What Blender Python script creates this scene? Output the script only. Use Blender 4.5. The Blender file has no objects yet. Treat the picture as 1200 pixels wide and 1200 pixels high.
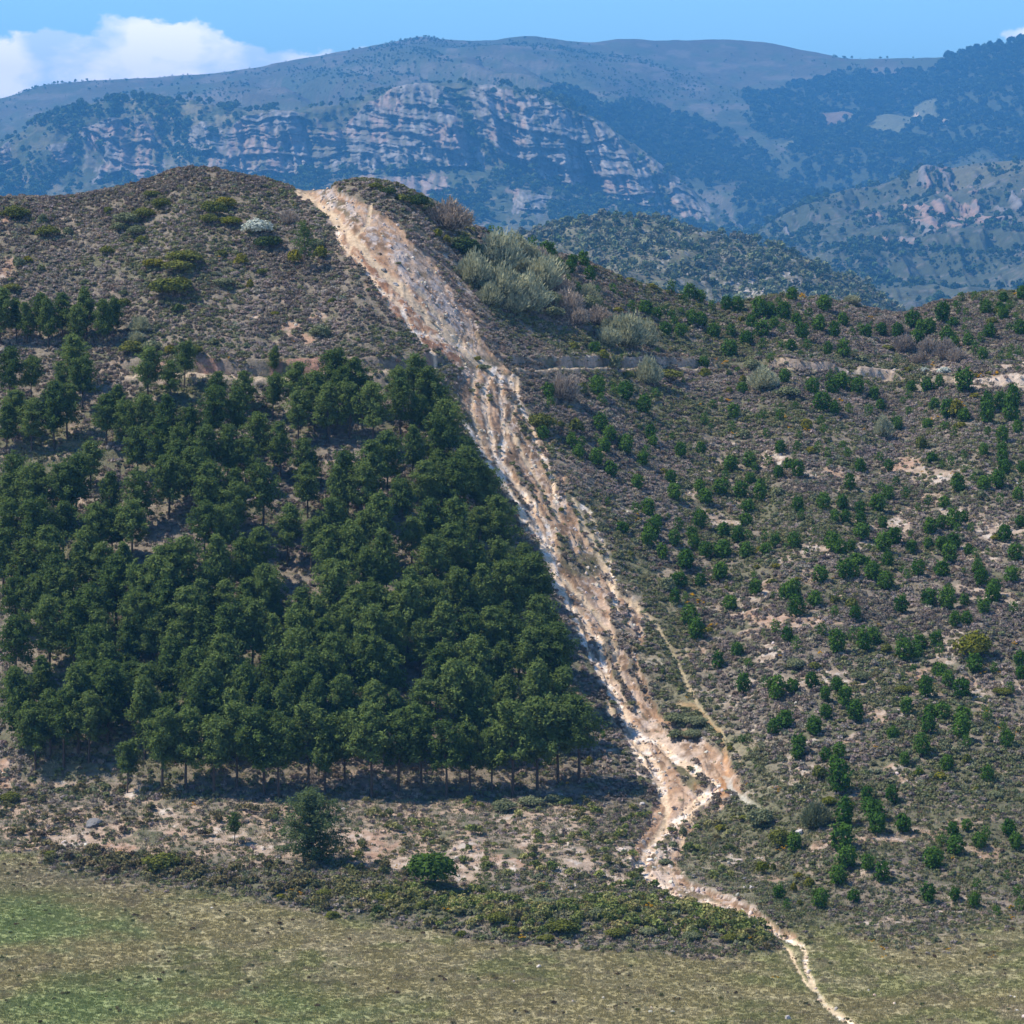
import bpy, math, random
import numpy as np

# ------------------------------------------------------------------ camera, world, sun, exposure
S = bpy.context.scene
COL = S.collection
F = 4015.0            # focal length in pixels of a 1200 px wide picture
HZ = 250.0            # row of the horizon
cam_d = bpy.data.cameras.new('camera')
cam = bpy.data.objects.new('camera', cam_d)
COL.objects.link(cam)
cam.location = (0, 0, 0)
cam.rotation_euler = (math.radians(90), 0, 0)
cam_d.sensor_width = 36.0
cam_d.lens = 36.0 * F / 1200.0
cam_d.shift_y = -(600.0 - HZ) / 1200.0
cam_d.clip_start = 1.0
cam_d.clip_end = 40000.0
S.camera = cam

SUN_EL = math.radians(56)
SUN_AZ = math.radians(-83)      # clockwise from +Y: to the left, a little behind the hill
to_sun = np.array([math.sin(SUN_AZ) * math.cos(SUN_EL), math.cos(SUN_AZ) * math.cos(SUN_EL), math.sin(SUN_EL)])
sun_d = bpy.data.lights.new('sun', 'SUN')
sun_d.energy = 4.9
sun_d.angle = math.radians(0.53)
sun_d.color = (1.0, 0.92, 0.79)
sun = bpy.data.objects.new('sun', sun_d)
COL.objects.link(sun)
from mathutils import Vector
sun.rotation_euler = Vector(to_sun.tolist()).to_track_quat('Z', 'Y').to_euler()
sun.location = (0, 0, 100)

W = bpy.data.worlds.new('World')
S.world = W
W.use_nodes = True
wn, wl = W.node_tree.nodes, W.node_tree.links
wn.clear()


def N(nodes, typ, **kw):
    n = nodes.new(typ)
    for k, v in kw.items():
        if k.startswith('i_'):
            n.inputs[k[2:].replace('_', ' ')].default_value = v
        elif k.startswith('n_'):
            n.inputs[int(k[2:])].default_value = v
        else:
            setattr(n, k, v)
    return n


def math_node(nodes, links, op, a, b=None, clamp=False):
    n = nodes.new('ShaderNodeMath')
    n.operation = op
    n.use_clamp = clamp
    for i, v in enumerate((a, b)):
        if v is None:
            continue
        if isinstance(v, (int, float)):
            n.inputs[i].default_value = v
        else:
            links.new(v, n.inputs[i])
    return n.outputs[0]


def build_world():
    M = lambda op, a, b=None, c=False: math_node(wn, wl, op, a, b, c)
    sky = N(wn, 'ShaderNodeTexSky', sky_type='NISHITA', sun_disc=False, sun_elevation=SUN_EL,
            sun_rotation=SUN_AZ, altitude=1200.0, air_density=1.0, dust_density=0.15, ozone_density=2.5)
    tint = N(wn, 'ShaderNodeMix', data_type='RGBA', blend_type='MULTIPLY')
    tint.inputs[0].default_value = 1.0
    tint.inputs[7].default_value = (SKY_TINT[0], SKY_TINT[1], SKY_TINT[2], 1)
    wl.new(sky.outputs[0], tint.inputs[6])
    tc = N(wn, 'ShaderNodeTexCoord')
    sx = N(wn, 'ShaderNodeSeparateXYZ')
    wl.new(tc.outputs['Generated'], sx.inputs[0])
    phi = M('ARCTAN2', sx.outputs[0], sx.outputs[1])
    el = sx.outputs[2]
    # banks of cumulus standing round the horizon, their tops a wave of the compass angle
    top = M('ADD', M('MULTIPLY', M('COSINE', M('MULTIPLY', M('ADD', phi, 0.150), 11.0)), 0.0175), 0.0385)
    mp = N(wn, 'ShaderNodeMapping')
    mp.inputs['Scale'].default_value = (1, 1, 1.5)
    wl.new(tc.outputs['Generated'], mp.inputs[0])
    n1 = N(wn, 'ShaderNodeTexNoise', i_Scale=22.0, i_Detail=9.0, i_Roughness=0.56)
    n2 = N(wn, 'ShaderNodeTexNoise', i_Scale=75.0, i_Detail=8.0, i_Roughness=0.6)
    n3 = N(wn, 'ShaderNodeTexNoise', i_Scale=34.0, i_Detail=6.0, i_Roughness=0.55)
    for n in (n1, n2):
        wl.new(mp.outputs[0], n.inputs['Vector'])
    mp3 = N(wn, 'ShaderNodeMapping')
    mp3.inputs['Location'].default_value = (3.1, 1.7, 0.012)
    mp3.inputs['Scale'].default_value = (1, 1, 2.0)
    wl.new(tc.outputs['Generated'], mp3.inputs[0])
    wl.new(mp3.outputs[0], n3.inputs['Vector'])
    h = M('SUBTRACT', top, el)
    dx = M('MULTIPLY', M('SUBTRACT', phi, 0.150), 0.7)
    dy = M('MULTIPLY', M('SUBTRACT', el, 0.0525), 1.7)
    wisp = M('SUBTRACT', 0.0035, M('SQRT', M('ADD', M('MULTIPLY', dx, dx), M('MULTIPLY', dy, dy))))
    h = M('MAXIMUM', h, wisp)
    h = M('ADD', h, M('MULTIPLY', M('SUBTRACT', n1.outputs[0], 0.5), 0.036))
    h = M('ADD', h, M('MULTIPLY', M('SUBTRACT', n2.outputs[0], 0.5), 0.012))
    dens = M('MULTIPLY', h, 520.0, True)
    # solid parts white, thin parts and undersides blue grey
    body = M('ADD', M('MULTIPLY', M('SUBTRACT', n3.outputs[0], 0.48), 5.5), 0.5, True)
    cc = N(wn, 'ShaderNodeMix', data_type='RGBA')
    cc.inputs[6].default_value = (6.4, 7.4, 9.0, 1)
    cc.inputs[7].default_value = (11.6, 10.8, 10.2, 1)
    wl.new(body, cc.inputs[0])
    mix = N(wn, 'ShaderNodeMix', data_type='RGBA')
    wl.new(M('MULTIPLY', dens, M('ADD', M('MULTIPLY', body, 0.12), 0.88)), mix.inputs[0])
    wl.new(tint.outputs[2], mix.inputs[6])
    wl.new(cc.outputs[2], mix.inputs[7])
    bg = N(wn, 'ShaderNodeBackground')
    bg.inputs[1].default_value = SKY_STRENGTH
    wl.new(mix.outputs[2], bg.inputs[0])
    out = N(wn, 'ShaderNodeOutputWorld')
    wl.new(bg.outputs[0], out.inputs[0])


SKY_STRENGTH = 0.137
SKY_TINT = (0.60, 0.86, 1.09)
HAZE_DENSITY = 0.90e-4
HAZE_COLOR = (0.12, 0.44, 0.90)
build_world()
S.view_settings.view_transform = 'Standard'
S.view_settings.look = 'None'
S.view_settings.gamma = 1
S.view_settings.exposure = 0.55
S.view_settings.use_curve_mapping = False
S.render.engine = 'CYCLES'
S.cycles.use_denoising = True
S.cycles.max_bounces = 5
S.cycles.diffuse_bounces = 3
S.cycles.glossy_bounces = 1
S.cycles.transmission_bounces = 3
S.cycles.transparent_max_bounces = 6
S.cycles.volume_bounces = 0
S.cycles.use_adaptive_sampling = True
S.cycles.adaptive_threshold = 0.015

# ------------------------------------------------------------------ numeric helpers
rng = np.random.default_rng(7)
random.seed(7)


def _hash(ix, iy, iz, seed):
    h = (ix.astype(np.int64) * 374761393 + iy.astype(np.int64) * 668265263 + iz.astype(np.int64) * 1442695041 + seed * 974634777) & 0xffffffff
    h = ((h ^ (h >> 13)) * 1274126177) & 0xffffffff
    h = ((h ^ (h >> 16)) * 2246822519) & 0xffffffff
    return ((h ^ (h >> 15)) & 0xffffff) / float(0xffffff)


def vnoise(x, y, z=None, seed=0):
    """smooth value noise in 0..1"""
    x = np.asarray(x, float)
    y = np.asarray(y, float)
    x, y = np.broadcast_arrays(x, y)
    fx, fy = np.floor(x), np.floor(y)
    tx, ty = x - fx, y - fy
    tx = tx * tx * tx * (tx * (tx * 6 - 15) + 10)
    ty = ty * ty * ty * (ty * (ty * 6 - 15) + 10)

    def plane(iz):
        a = _hash(fx, fy, iz, seed)
        b = _hash(fx + 1, fy, iz, seed)
        c = _hash(fx, fy + 1, iz, seed)
        d = _hash(fx + 1, fy + 1, iz, seed)
        return (a * (1 - tx) + b * tx) * (1 - ty) + (c * (1 - tx) + d * tx) * ty
    if z is None:
        return plane(np.zeros_like(fx))
    z = np.asarray(z, float) + np.zeros_like(x)
    fz = np.floor(z)
    tz = z - fz
    tz = tz * tz * (3 - 2 * tz)
    return plane(fz) * (1 - tz) + plane(fz + 1) * tz


def fbm(x, y, z=None, o=4, seed=0, g=0.5):
    s = 0
    a = 1.0
    t = 0
    for k in range(o):
        m = 2.03 ** k
        s = s + a * vnoise(x * m + 17.3 * k, y * m - 9.1 * k, None if z is None else z * m, seed + k)
        t += a
        a *= g
    return s / t


def sstep(a, b, x):
    t = np.clip((x - a) / (b - a), 0, 1)
    return t * t * (3 - 2 * t)


def tab(u, pts):
    p = np.array(pts, float)
    return np.interp(u, p[:, 0], p[:, 1])


def smtab(u, pts, w=25.0):
    r = 0
    for k, q in ((-1, .25), (-.5, .25), (0, 0), (.5, .25), (1, .25)):
        r = r + q * tab(u + k * w, pts)
    return r


def inpoly(x, y, poly):
    r = np.zeros(np.shape(x), bool)
    n = len(poly)
    for i in range(n):
        x0, y0 = poly[i]
        x1, y1 = poly[(i + 1) % n]
        if y0 == y1:
            continue
        c = (y > min(y0, y1)) & (y <= max(y0, y1))
        r ^= c & (x < (x1 - x0) * (y - y0) / (y1 - y0) + x0)
    return r


def polydist(x, y, pts, sub=None):
    """distance to a polyline and the position along it in 0..1"""
    best = np.full(np.shape(x), 1e9)
    pos = np.zeros(np.shape(x))
    p = np.array(pts, float)
    seg = np.hypot(*(p[1:] - p[:-1]).T)
    cum = np.concatenate([[0], np.cumsum(seg)])
    for i in range(len(p) - 1):
        d = p[i + 1] - p[i]
        t = np.clip(((x - p[i, 0]) * d[0] + (y - p[i, 1]) * d[1]) / (seg[i] ** 2), 0, 1)
        r = np.hypot(x - p[i, 0] - t * d[0], y - p[i, 1] - t * d[1])
        m = r < best
        best = np.where(m, r, best)
        pos = np.where(m, (cum[i] + t * seg[i]) / cum[-1], pos)
    return best, pos


def mixc(c, col, m):
    m = np.clip(m, 0, 1)[..., None]
    return c * (1 - m) + np.array(col) * m


def mesh_np(name, V, Fc, mats=(), matidx=None, smooth=False, col=None):
    """V (n,3), Fc (m,3) or (m,4) -> mesh"""
    me = bpy.data.meshes.new(name)
    V = np.asarray(V, np.float32)
    Fc = np.asarray(Fc, np.int32)
    k = Fc.shape[1]
    me.vertices.add(len(V))
    me.vertices.foreach_set('co', V.ravel())
    me.loops.add(Fc.size)
    me.loops.foreach_set('vertex_index', Fc.ravel())
    me.polygons.add(len(Fc))
    me.polygons.foreach_set('loop_start', np.arange(0, Fc.size, k, dtype=np.int32))
    me.polygons.foreach_set('loop_total', np.full(len(Fc), k, np.int32))
    for m in mats:
        me.materials.append(m)
    if matidx is not None:
        me.polygons.foreach_set('material_index', np.asarray(matidx, np.int32))
    me.polygons.foreach_set('use_smooth', np.full(len(Fc), bool(smooth)))
    me.update(calc_edges=True)
    if col is not None:
        a = me.attributes.new('Col', 'FLOAT_COLOR', 'POINT')
        c = np.ones((len(V), 4), np.float32)
        c[:, :3] = col
        a.data.foreach_set('color', c.ravel())
    return me


def link(name, me, **props):
    o = bpy.data.objects.new(name, me)
    COL.objects.link(o)
    for k, v in props.items():
        o[k] = v
    return o


# ------------------------------------------------------------------ materials
def ground_mat(name, nscale, bump, rough=0.95, var=0.35, fine=None):
    m = bpy.data.materials.new(name)
    m.use_nodes = True
    n, l = m.node_tree.nodes, m.node_tree.links
    b = n['Principled BSDF']
    b.inputs['Roughness'].default_value = rough
    b.inputs['Specular IOR Level'].default_value = 0.15
    at = N(n, 'ShaderNodeAttribute', attribute_name='Col')
    geo = N(n, 'ShaderNodeNewGeometry')
    no = N(n, 'ShaderNodeTexNoise', i_Scale=nscale, i_Detail=6.0, i_Roughness=0.65)
    l.new(geo.outputs['Position'], no.inputs['Vector'])
    mr = N(n, 'ShaderNodeMapRange')
    mr.inputs[1].default_value = 0.3
    mr.inputs[2].default_value = 0.7
    mr.inputs[3].default_value = 1 - var
    mr.inputs[4].default_value = 1 + var
    l.new(no.outputs[0], mr.inputs[0])
    mx = N(n, 'ShaderNodeVectorMath', operation='SCALE')
    l.new(at.outputs['Color'], mx.inputs[0])
    l.new(mr.outputs[0], mx.inputs['Scale'])
    l.new(mx.outputs[0], b.inputs['Base Color'])
    bp = N(n, 'ShaderNodeBump')
    bp.inputs['Strength'].default_value = 0.8
    bp.inputs['Distance'].default_value = bump
    l.new(no.outputs[0], bp.inputs['Height'])
    l.new(bp.outputs[0], b.inputs['Normal'])
    return m


def leaf_mat(name, c0, c1, trans=0.25, instancer=False, rough=0.7):
    """foliage: colour runs from c0 to c1 with the individual, and wanders through the crown"""
    m = bpy.data.materials.new(name)
    m.use_nodes = True
    n, l = m.node_tree.nodes, m.node_tree.links
    n.clear()
    out = N(n, 'ShaderNodeOutputMaterial')
    mix = N(n, 'ShaderNodeMix', data_type='RGBA')
    mix.inputs[6].default_value = (*c0, 1)
    mix.inputs[7].default_value = (*c1, 1)
    geo = N(n, 'ShaderNodeNewGeometry')
    no = N(n, 'ShaderNodeTexNoise', i_Scale=1.3, i_Detail=3.0)
    l.new(geo.outputs['Position'], no.inputs['Vector'])
    oi = N(n, 'ShaderNodeObjectInfo')
    s = math_node(n, l, 'ADD', math_node(n, l, 'MULTIPLY', oi.outputs['Random'], 0.75),
                  math_node(n, l, 'MULTIPLY', math_node(n, l, 'SUBTRACT', no.outputs[0], 0.38), 1.3), True)
    l.new(s, mix.inputs[0])
    colr = mix.outputs[2]
    if instancer:
        at = N(n, 'ShaderNodeAttribute', attribute_type='INSTANCER', attribute_name='tint')
        mm = N(n, 'ShaderNodeMix', data_type='RGBA', blend_type='MULTIPLY')
        mm.inputs[0].default_value = 1.0
        l.new(colr, mm.inputs[6])
        l.new(at.outputs['Color'], mm.inputs[7])
        colr = mm.outputs[2]
    d = N(n, 'ShaderNodeBsdfDiffuse')
    t = N(n, 'ShaderNodeBsdfTranslucent')
    ms = N(n, 'ShaderNodeMixShader')
    ms.inputs[0].default_value = trans
    l.new(colr, d.inputs[0])
    l.new(colr, t.inputs[0])
    l.new(d.outputs[0], ms.inputs[1])
    l.new(t.outputs[0], ms.inputs[2])
    l.new(ms.outputs[0], out.inputs[0])
    return m


def plain_mat(name, c, var=0.3, scale=4.0, instancer=False):
    m = bpy.data.materials.new(name)
    m.use_nodes = True
    n, l = m.node_tree.nodes, m.node_tree.links
    b = n['Principled BSDF']
    b.inputs['Roughness'].default_value = 0.9
    b.inputs['Specular IOR Level'].default_value = 0.2
    geo = N(n, 'ShaderNodeNewGeometry')
    no = N(n, 'ShaderNodeTexNoise', i_Scale=scale, i_Detail=5.0)
    l.new(geo.outputs['Position'], no.inputs['Vector'])
    mix = N(n, 'ShaderNodeMix', data_type='RGBA')
    mix.inputs[6].default_value = (*[v * (1 - var) for v in c], 1)
    mix.inputs[7].default_value = (*[min(1, v * (1 + var)) for v in c], 1)
    l.new(no.outputs[0], mix.inputs[0])
    colr = mix.outputs[2]
    if instancer:
        at = N(n, 'ShaderNodeAttribute', attribute_type='INSTANCER', attribute_name='tint')
        mm = N(n, 'ShaderNodeMix', data_type='RGBA', blend_type='MULTIPLY')
        mm.inputs[0].default_value = 1.0
        l.new(colr, mm.inputs[6])
        l.new(at.outputs['Color'], mm.inputs[7])
        colr = mm.outputs[2]
    l.new(colr, b.inputs['Base Color'])
    return m


M_GROUND = ground_mat('earth and stones', 1.6, 0.25, var=0.33)
M_MEADOW = ground_mat('meadow turf', 2.2, 0.06, var=0.15)
M_FAR = ground_mat('far mountain rock and scrub', 0.06, 5.0, var=0.30)
M_MID = ground_mat('middle hill scrub', 0.30, 1.0, var=0.35)
M_BARK = plain_mat('pine bark', (0.085, 0.06, 0.045))
M_TWIG = plain_mat('grey twigs', (0.13, 0.105, 0.09))
M_ROCK = plain_mat('pale limestone', (0.44, 0.40, 0.37), 0.35, 3.0)
M_ROCKS = plain_mat('rubble', (0.42, 0.37, 0.32), 0.3, 3.0, True)
M_PINE = leaf_mat('pine needles', (0.060, 0.100, 0.024), (0.155, 0.205, 0.056), 0.34)
M_YOUNG = leaf_mat('young pine needles', (0.036, 0.092, 0.013), (0.092, 0.165, 0.026), 0.22)
M_YOUNGI = leaf_mat('young pine needles far', (0.036, 0.092, 0.013), (0.092, 0.165, 0.026), 0.22, True)
M_BLUEP = leaf_mat('blue green pine needles', (0.075, 0.110, 0.042), (0.150, 0.190, 0.075), 0.3)
M_ROUND = leaf_mat('round shrub leaves', (0.035, 0.075, 0.014), (0.085, 0.140, 0.028), 0.25)
M_OLIVE = leaf_mat('olive green broom', (0.100, 0.115, 0.024), (0.175, 0.180, 0.042), 0.2)
M_BROOM = leaf_mat('yellow green broom', (0.13, 0.15, 0.020), (0.22, 0.19, 0.028), 0.2)
M_DARKB = leaf_mat('dark evergreen leaves', (0.035, 0.060, 0.018), (0.075, 0.100, 0.030), 0.15)
M_GREYB = leaf_mat('grey green leaves', (0.13, 0.150, 0.075), (0.21, 0.225, 0.12), 0.2)
M_PALEB = leaf_mat('pale budding twigs', (0.31, 0.315, 0.19), (0.42, 0.42, 0.27), 0.25)
M_TAUPE = leaf_mat('bare taupe twigs', (0.29, 0.235, 0.185), (0.40, 0.33, 0.26), 0.15)
M_WHITE = leaf_mat('white blossom', (0.45, 0.48, 0.40), (0.62, 0.64, 0.55), 0.2)
M_FLOWER = leaf_mat('gorse flowers', (0.55, 0.30, 0.01), (0.62, 0.36, 0.02), 0.2)
M_SCRUB = leaf_mat('heath scrub', (0.70, 0.70, 0.70), (1.0, 1.0, 1.0), 0.15, True)
M_FOREST = leaf_mat('far forest', (0.034, 0.054, 0.024), (0.056, 0.080, 0.030), 0.1, True)

# ------------------------------------------------------------------ terrain: the near hill
# Every sheet is a fan of profiles; a profile is walked from the viewer's side of the valley outwards.
class Sheet:
    pass


def world(u, D, z):
    return (u - 600.0) / F * D, D, z


U_NEAR = np.concatenate([np.arange(-700, -60, 16.0), np.arange(-60, 1260, 1.5), np.arange(1260, 1900, 16.0)])
SKY_NEAR = [(-300, 262), (0, 234), (60, 233), (95, 231), (150, 219), (180, 209), (210, 200), (240, 202), (300, 213), (340, 223),
            (372, 223), (398, 217), (415, 210), (440, 212), (480, 222), (520, 246), (545, 262), (580, 276), (620, 291), (680, 306),
            (730, 328), (790, 347), (840, 357), (880, 353), (925, 344), (960, 349), (1000, 356), (1040, 366), (1070, 364),
            (1100, 354), (1140, 343), (1200, 339), (1400, 335)]
E_MEADOW = [(-200, 1000), (0, 1006), (120, 1018), (240, 1045), (400, 1078), (600, 1106), (800, 1118), (900, 1118), (1000, 1100), (1200, 1092)]
E_FOOT = [(-200, 905), (0, 912), (200, 932), (700, 935), (800, 960), (900, 1020), (1000, 1060), (1200, 1075)]
PATH_Y = [(-100, 436), (200, 440), (300, 441), (420, 440), (520, 436), (600, 434), (660, 434), (740, 433), (860, 433), (920, 437),
          (1000, 441), (1080, 447), (1140, 453), (1200, 452), (1300, 450)]

u = U_NEAR
zm = -64.5
ym = smtab(u, E_MEADOW)
yf = smtab(u, E_FOOT, 40)
zf = smtab(u, [(0, -61), (700, -61), (850, -63.2), (1000, -64.1), (1200, -64.2)], 40)
ys = smtab(u, SKY_NEAR, 8)
Dr = smtab(u, [(-300, 500), (0, 500), (210, 505), (400, 495), (520, 503), (700, 530), (900, 560), (1200, 572)], 60)
D1 = -zm * F / (ym - HZ)
D2 = -zf * F / (yf - HZ)
zr = (HZ - ys) / F * Dr
NR = 680
NFG, NBK = 26, 26
rowsD = np.zeros((len(u), NFG + NR + NBK))
Z0 = np.zeros_like(rowsD)


def near_z(i, D):
    """height of the profile of column i at the distances D"""
    t = np.clip((D - D2[i]) / (Dr[i] - D2[i]), 0, None)
    bow = 0.22 - 0.12 * float(sstep(380, 820, u[i]))
    g = t * (1 + bow * (1 - t))
    up = zf[i] + (zr[i] - zf[i]) * g
    z = np.where(D < D1[i], zm, np.where(D < D2[i], zm + (zf[i] - zm) * (D - D1[i]) / (D2[i] - D1[i]), up))
    z = np.where(D > Dr[i], zr[i] - 0.06 * (D - Dr[i]) - 0.0025 * (D - Dr[i]) ** 2, z)
    return z


for i in range(len(u)):
    Ds = np.concatenate([np.linspace(250, Dr[i], 3000)])
    zz = near_z(i, Ds)
    # round the corners of the profile
    k = 41
    zs = np.convolve(np.pad(zz, k // 2, mode='edge'), np.ones(k) / k, 'valid')
    w = sstep(0, 60, np.arange(3000)) * sstep(0, 60, 2999 - np.arange(3000))
    zz = zz * (1 - w) + zs * w
    py = HZ - F * zz / Ds
    py = np.minimum.accumulate(py)
    rows = np.linspace(py[0], py[-1], NR)
    dd = np.interp(-rows, -py, Ds)
    dd[-1] = Dr[i]
    fg = np.concatenate([np.linspace(2.5, 140, 16), np.linspace(150, 248, NFG - 16)])
    bk = Dr[i] + np.linspace(2, 14, NBK) ** 2
    rowsD[i] = np.concatenate([fg, dd, bk])
    Z0[i] = np.concatenate([np.maximum(-1.8 - 0.5 * (fg - 2.5), zm), np.interp(dd, Ds, zz), near_z(i, bk)])

U = u[:, None] + np.zeros_like(rowsD)
D = rowsD
X = (U - 600) / F * D
PY = HZ - F * Z0 / D                       # where the smooth surface stands in the view from the far bank
fore = sstep(200, 262, D)                  # relief only where the hill is
hill = sstep(0, 8, D - D2[:, None]) * fore
ELEV = Z0
ynat = PY

# broad relief: shallow ribs and hollows running down the slope, then knolls, then lumps
rel = (fbm(X / 34, D / 55, o=3, seed=3) - 0.5) * 3.0
rel += (fbm(X / 11, D / 15, o=3, seed=9) - 0.5) * 1.3
crest_fade = 1 - 0.75 * sstep(60, 0, (Dr[:, None] - D)) * (D <= Dr[:, None]) - 0.0
Z = Z0 + rel * hill * crest_fade
Z += (fbm(X / 2.1, D / 2.1, o=3, seed=14) - 0.5) * 0.5 * hill
Z += (fbm(X / 14, D / 14, o=3, seed=15) - 0.5) * 0.7 * fore * (1 - hill)
Z += (fbm(X / 1.1, D / 1.1, o=2, seed=16) - 0.5) * 0.16 * fore * (1 - hill)


def bench(Z, yline, u0, u1, width, drop, fade=6.0):
    """a level path cut into the slope: flat tread, steep bank on the uphill side, a little fill below"""
    amp = sstep(u0 - 25, u0 + 10, U) * sstep(u1 + 25, u1 - 10, U)
    a = 0.42
    dl = np.array([np.interp(-yl, -PY[i, NFG:NFG + NR], D[i, NFG:NFG + NR]) for i, yl in enumerate(yline)])[:, None]
    s = D - dl
    w = width
    flat = np.where(s < 0, 0, 0) - a * s
    prof = np.where(np.abs(s) < w, flat,
                    np.where(s >= w, (-a * w + (a * w + drop) * sstep(0, 0.7, s - w)) * (1 - sstep(0.6, fade, s - w)),
                             (a * w) * (1 - sstep(0, 2.5, -s - w))))
    return prof * amp, s, amp


BZ, PS, PAMP = bench(Z, smtab(u, PATH_Y, 12) + (fbm(u / 60, u * 0, o=2, seed=4) - .5) * 6, 150, 1400, 1.4, 1.0)
for yy, a0, a1, ww, dr in ((538, -300, 270, 1.0, .4), (612, -300, 420, .8, .3), (728, 100, 640, 1.0, .4), (775, 300, 660, .8, .3),
                           (842, 60, 690, 1.0, .45), (890, -100, 420, .8, .3)):
    BZ = BZ + bench(Z, yy + (fbm(u / 90, u * 0 + yy, o=2, seed=4) - .5) * 26, a0, a1, ww, dr)[0]

# the overgrown bank between meadow and slope, with bare cut faces
BERM = [(60, 1002), (130, 1018), (240, 1030), (330, 1043), (420, 1060), (520, 1072), (620, 1080), (760, 1078), (840, 1088), (890, 1100)]
bd, bt = polydist(U, PY, BERM)
berm = np.exp(-(bd / 16.5) ** 2) * (0.55 + 0.6 * sstep(0.3, 0.6, bt)) * fore
Z += 0.7 * berm
for (bx, by, bw, bh, am) in ((545, 1008, 26, 22, 1.6), (440, 990, 50, 12, .9), (270, 965, 60, 12, .8), (120, 978, 70, 10, .8), (680, 1015, 60, 12, .7), (40, 905, 50, 8, .7)):
    g = np.exp(-((U - bx) / bw) ** 2)
    Z += am * g * (sstep(by + bh, by - bh, PY) - 0.6) * np.exp(-((PY - by) / (3 * bh)) ** 2)

# ---- the scar of the track, traced as left and right margins, then its ruts
SCAR = [(218, 350, 398), (226, 352, 405), (240, 368, 428), (260, 385, 462), (300, 408, 502), (340, 440, 532), (380, 468, 556), (400, 490, 565),
        (420, 512, 576), (436, 530, 602), (450, 530, 606), (480, 543, 622), (520, 563, 640), (560, 590, 656), (600, 614, 664), (640, 640, 690),
        (680, 658, 718), (720, 674, 745), (760, 692, 742), (800, 712, 748), (840, 730, 772), (880, 752, 842), (905, 766, 868), (940, 768, 862),
        (960, 760, 815), (990, 744, 800), (1010, 744, 792), (1030, 758, 812), (1048, 785, 850), (1062, 820, 880), (1076, 862, 905), (1098, 912, 932)]
sc = np.array(SCAR, float)
wob = (fbm(U / 26, PY / 26, o=4, seed=21) - 0.5)
sl = np.interp(PY, sc[:, 0], sc[:, 1]) + wob * 22
sr = np.interp(PY, sc[:, 0], sc[:, 2]) + 9 * sstep(450, 540, PY) * sstep(900, 840, PY) + (fbm(U / 22, PY / 22, o=4, seed=22) - 0.5) * 26
c = (U - sl) / np.maximum(sr - sl, 1)
front = (D <= Dr[:, None] + 6)
vegi = sstep(.56, .63, fbm(c * 5 + 9, PY / 34, o=4, seed=71, g=.6)) * sstep(445, 480, PY) * sstep(.10, .22, c) * sstep(1010, 960, PY)
scar = (1 - .85 * vegi) * (sstep(-0.03, 0.03, c) * sstep(1.03, 0.97, c)) * ((PY > 219) & (PY < 1098)) * front * (D > 255)
Z = Z + BZ * (.55 + .45 * sstep(.36, .52, fbm(X / 5, D / 40, o=3, seed=72))) * (1 - .9 * sstep(-.15, 0, c) * sstep(1.15, 1, c) * ((PY > 219) & (PY < 1098)))
PAMP = PAMP * (.65 + .35 * sstep(.36, .52, fbm(X / 5, D / 40, o=3, seed=72))) * (1 - sstep(-.1, 0, c) * sstep(1.1, 1, c))
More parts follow.
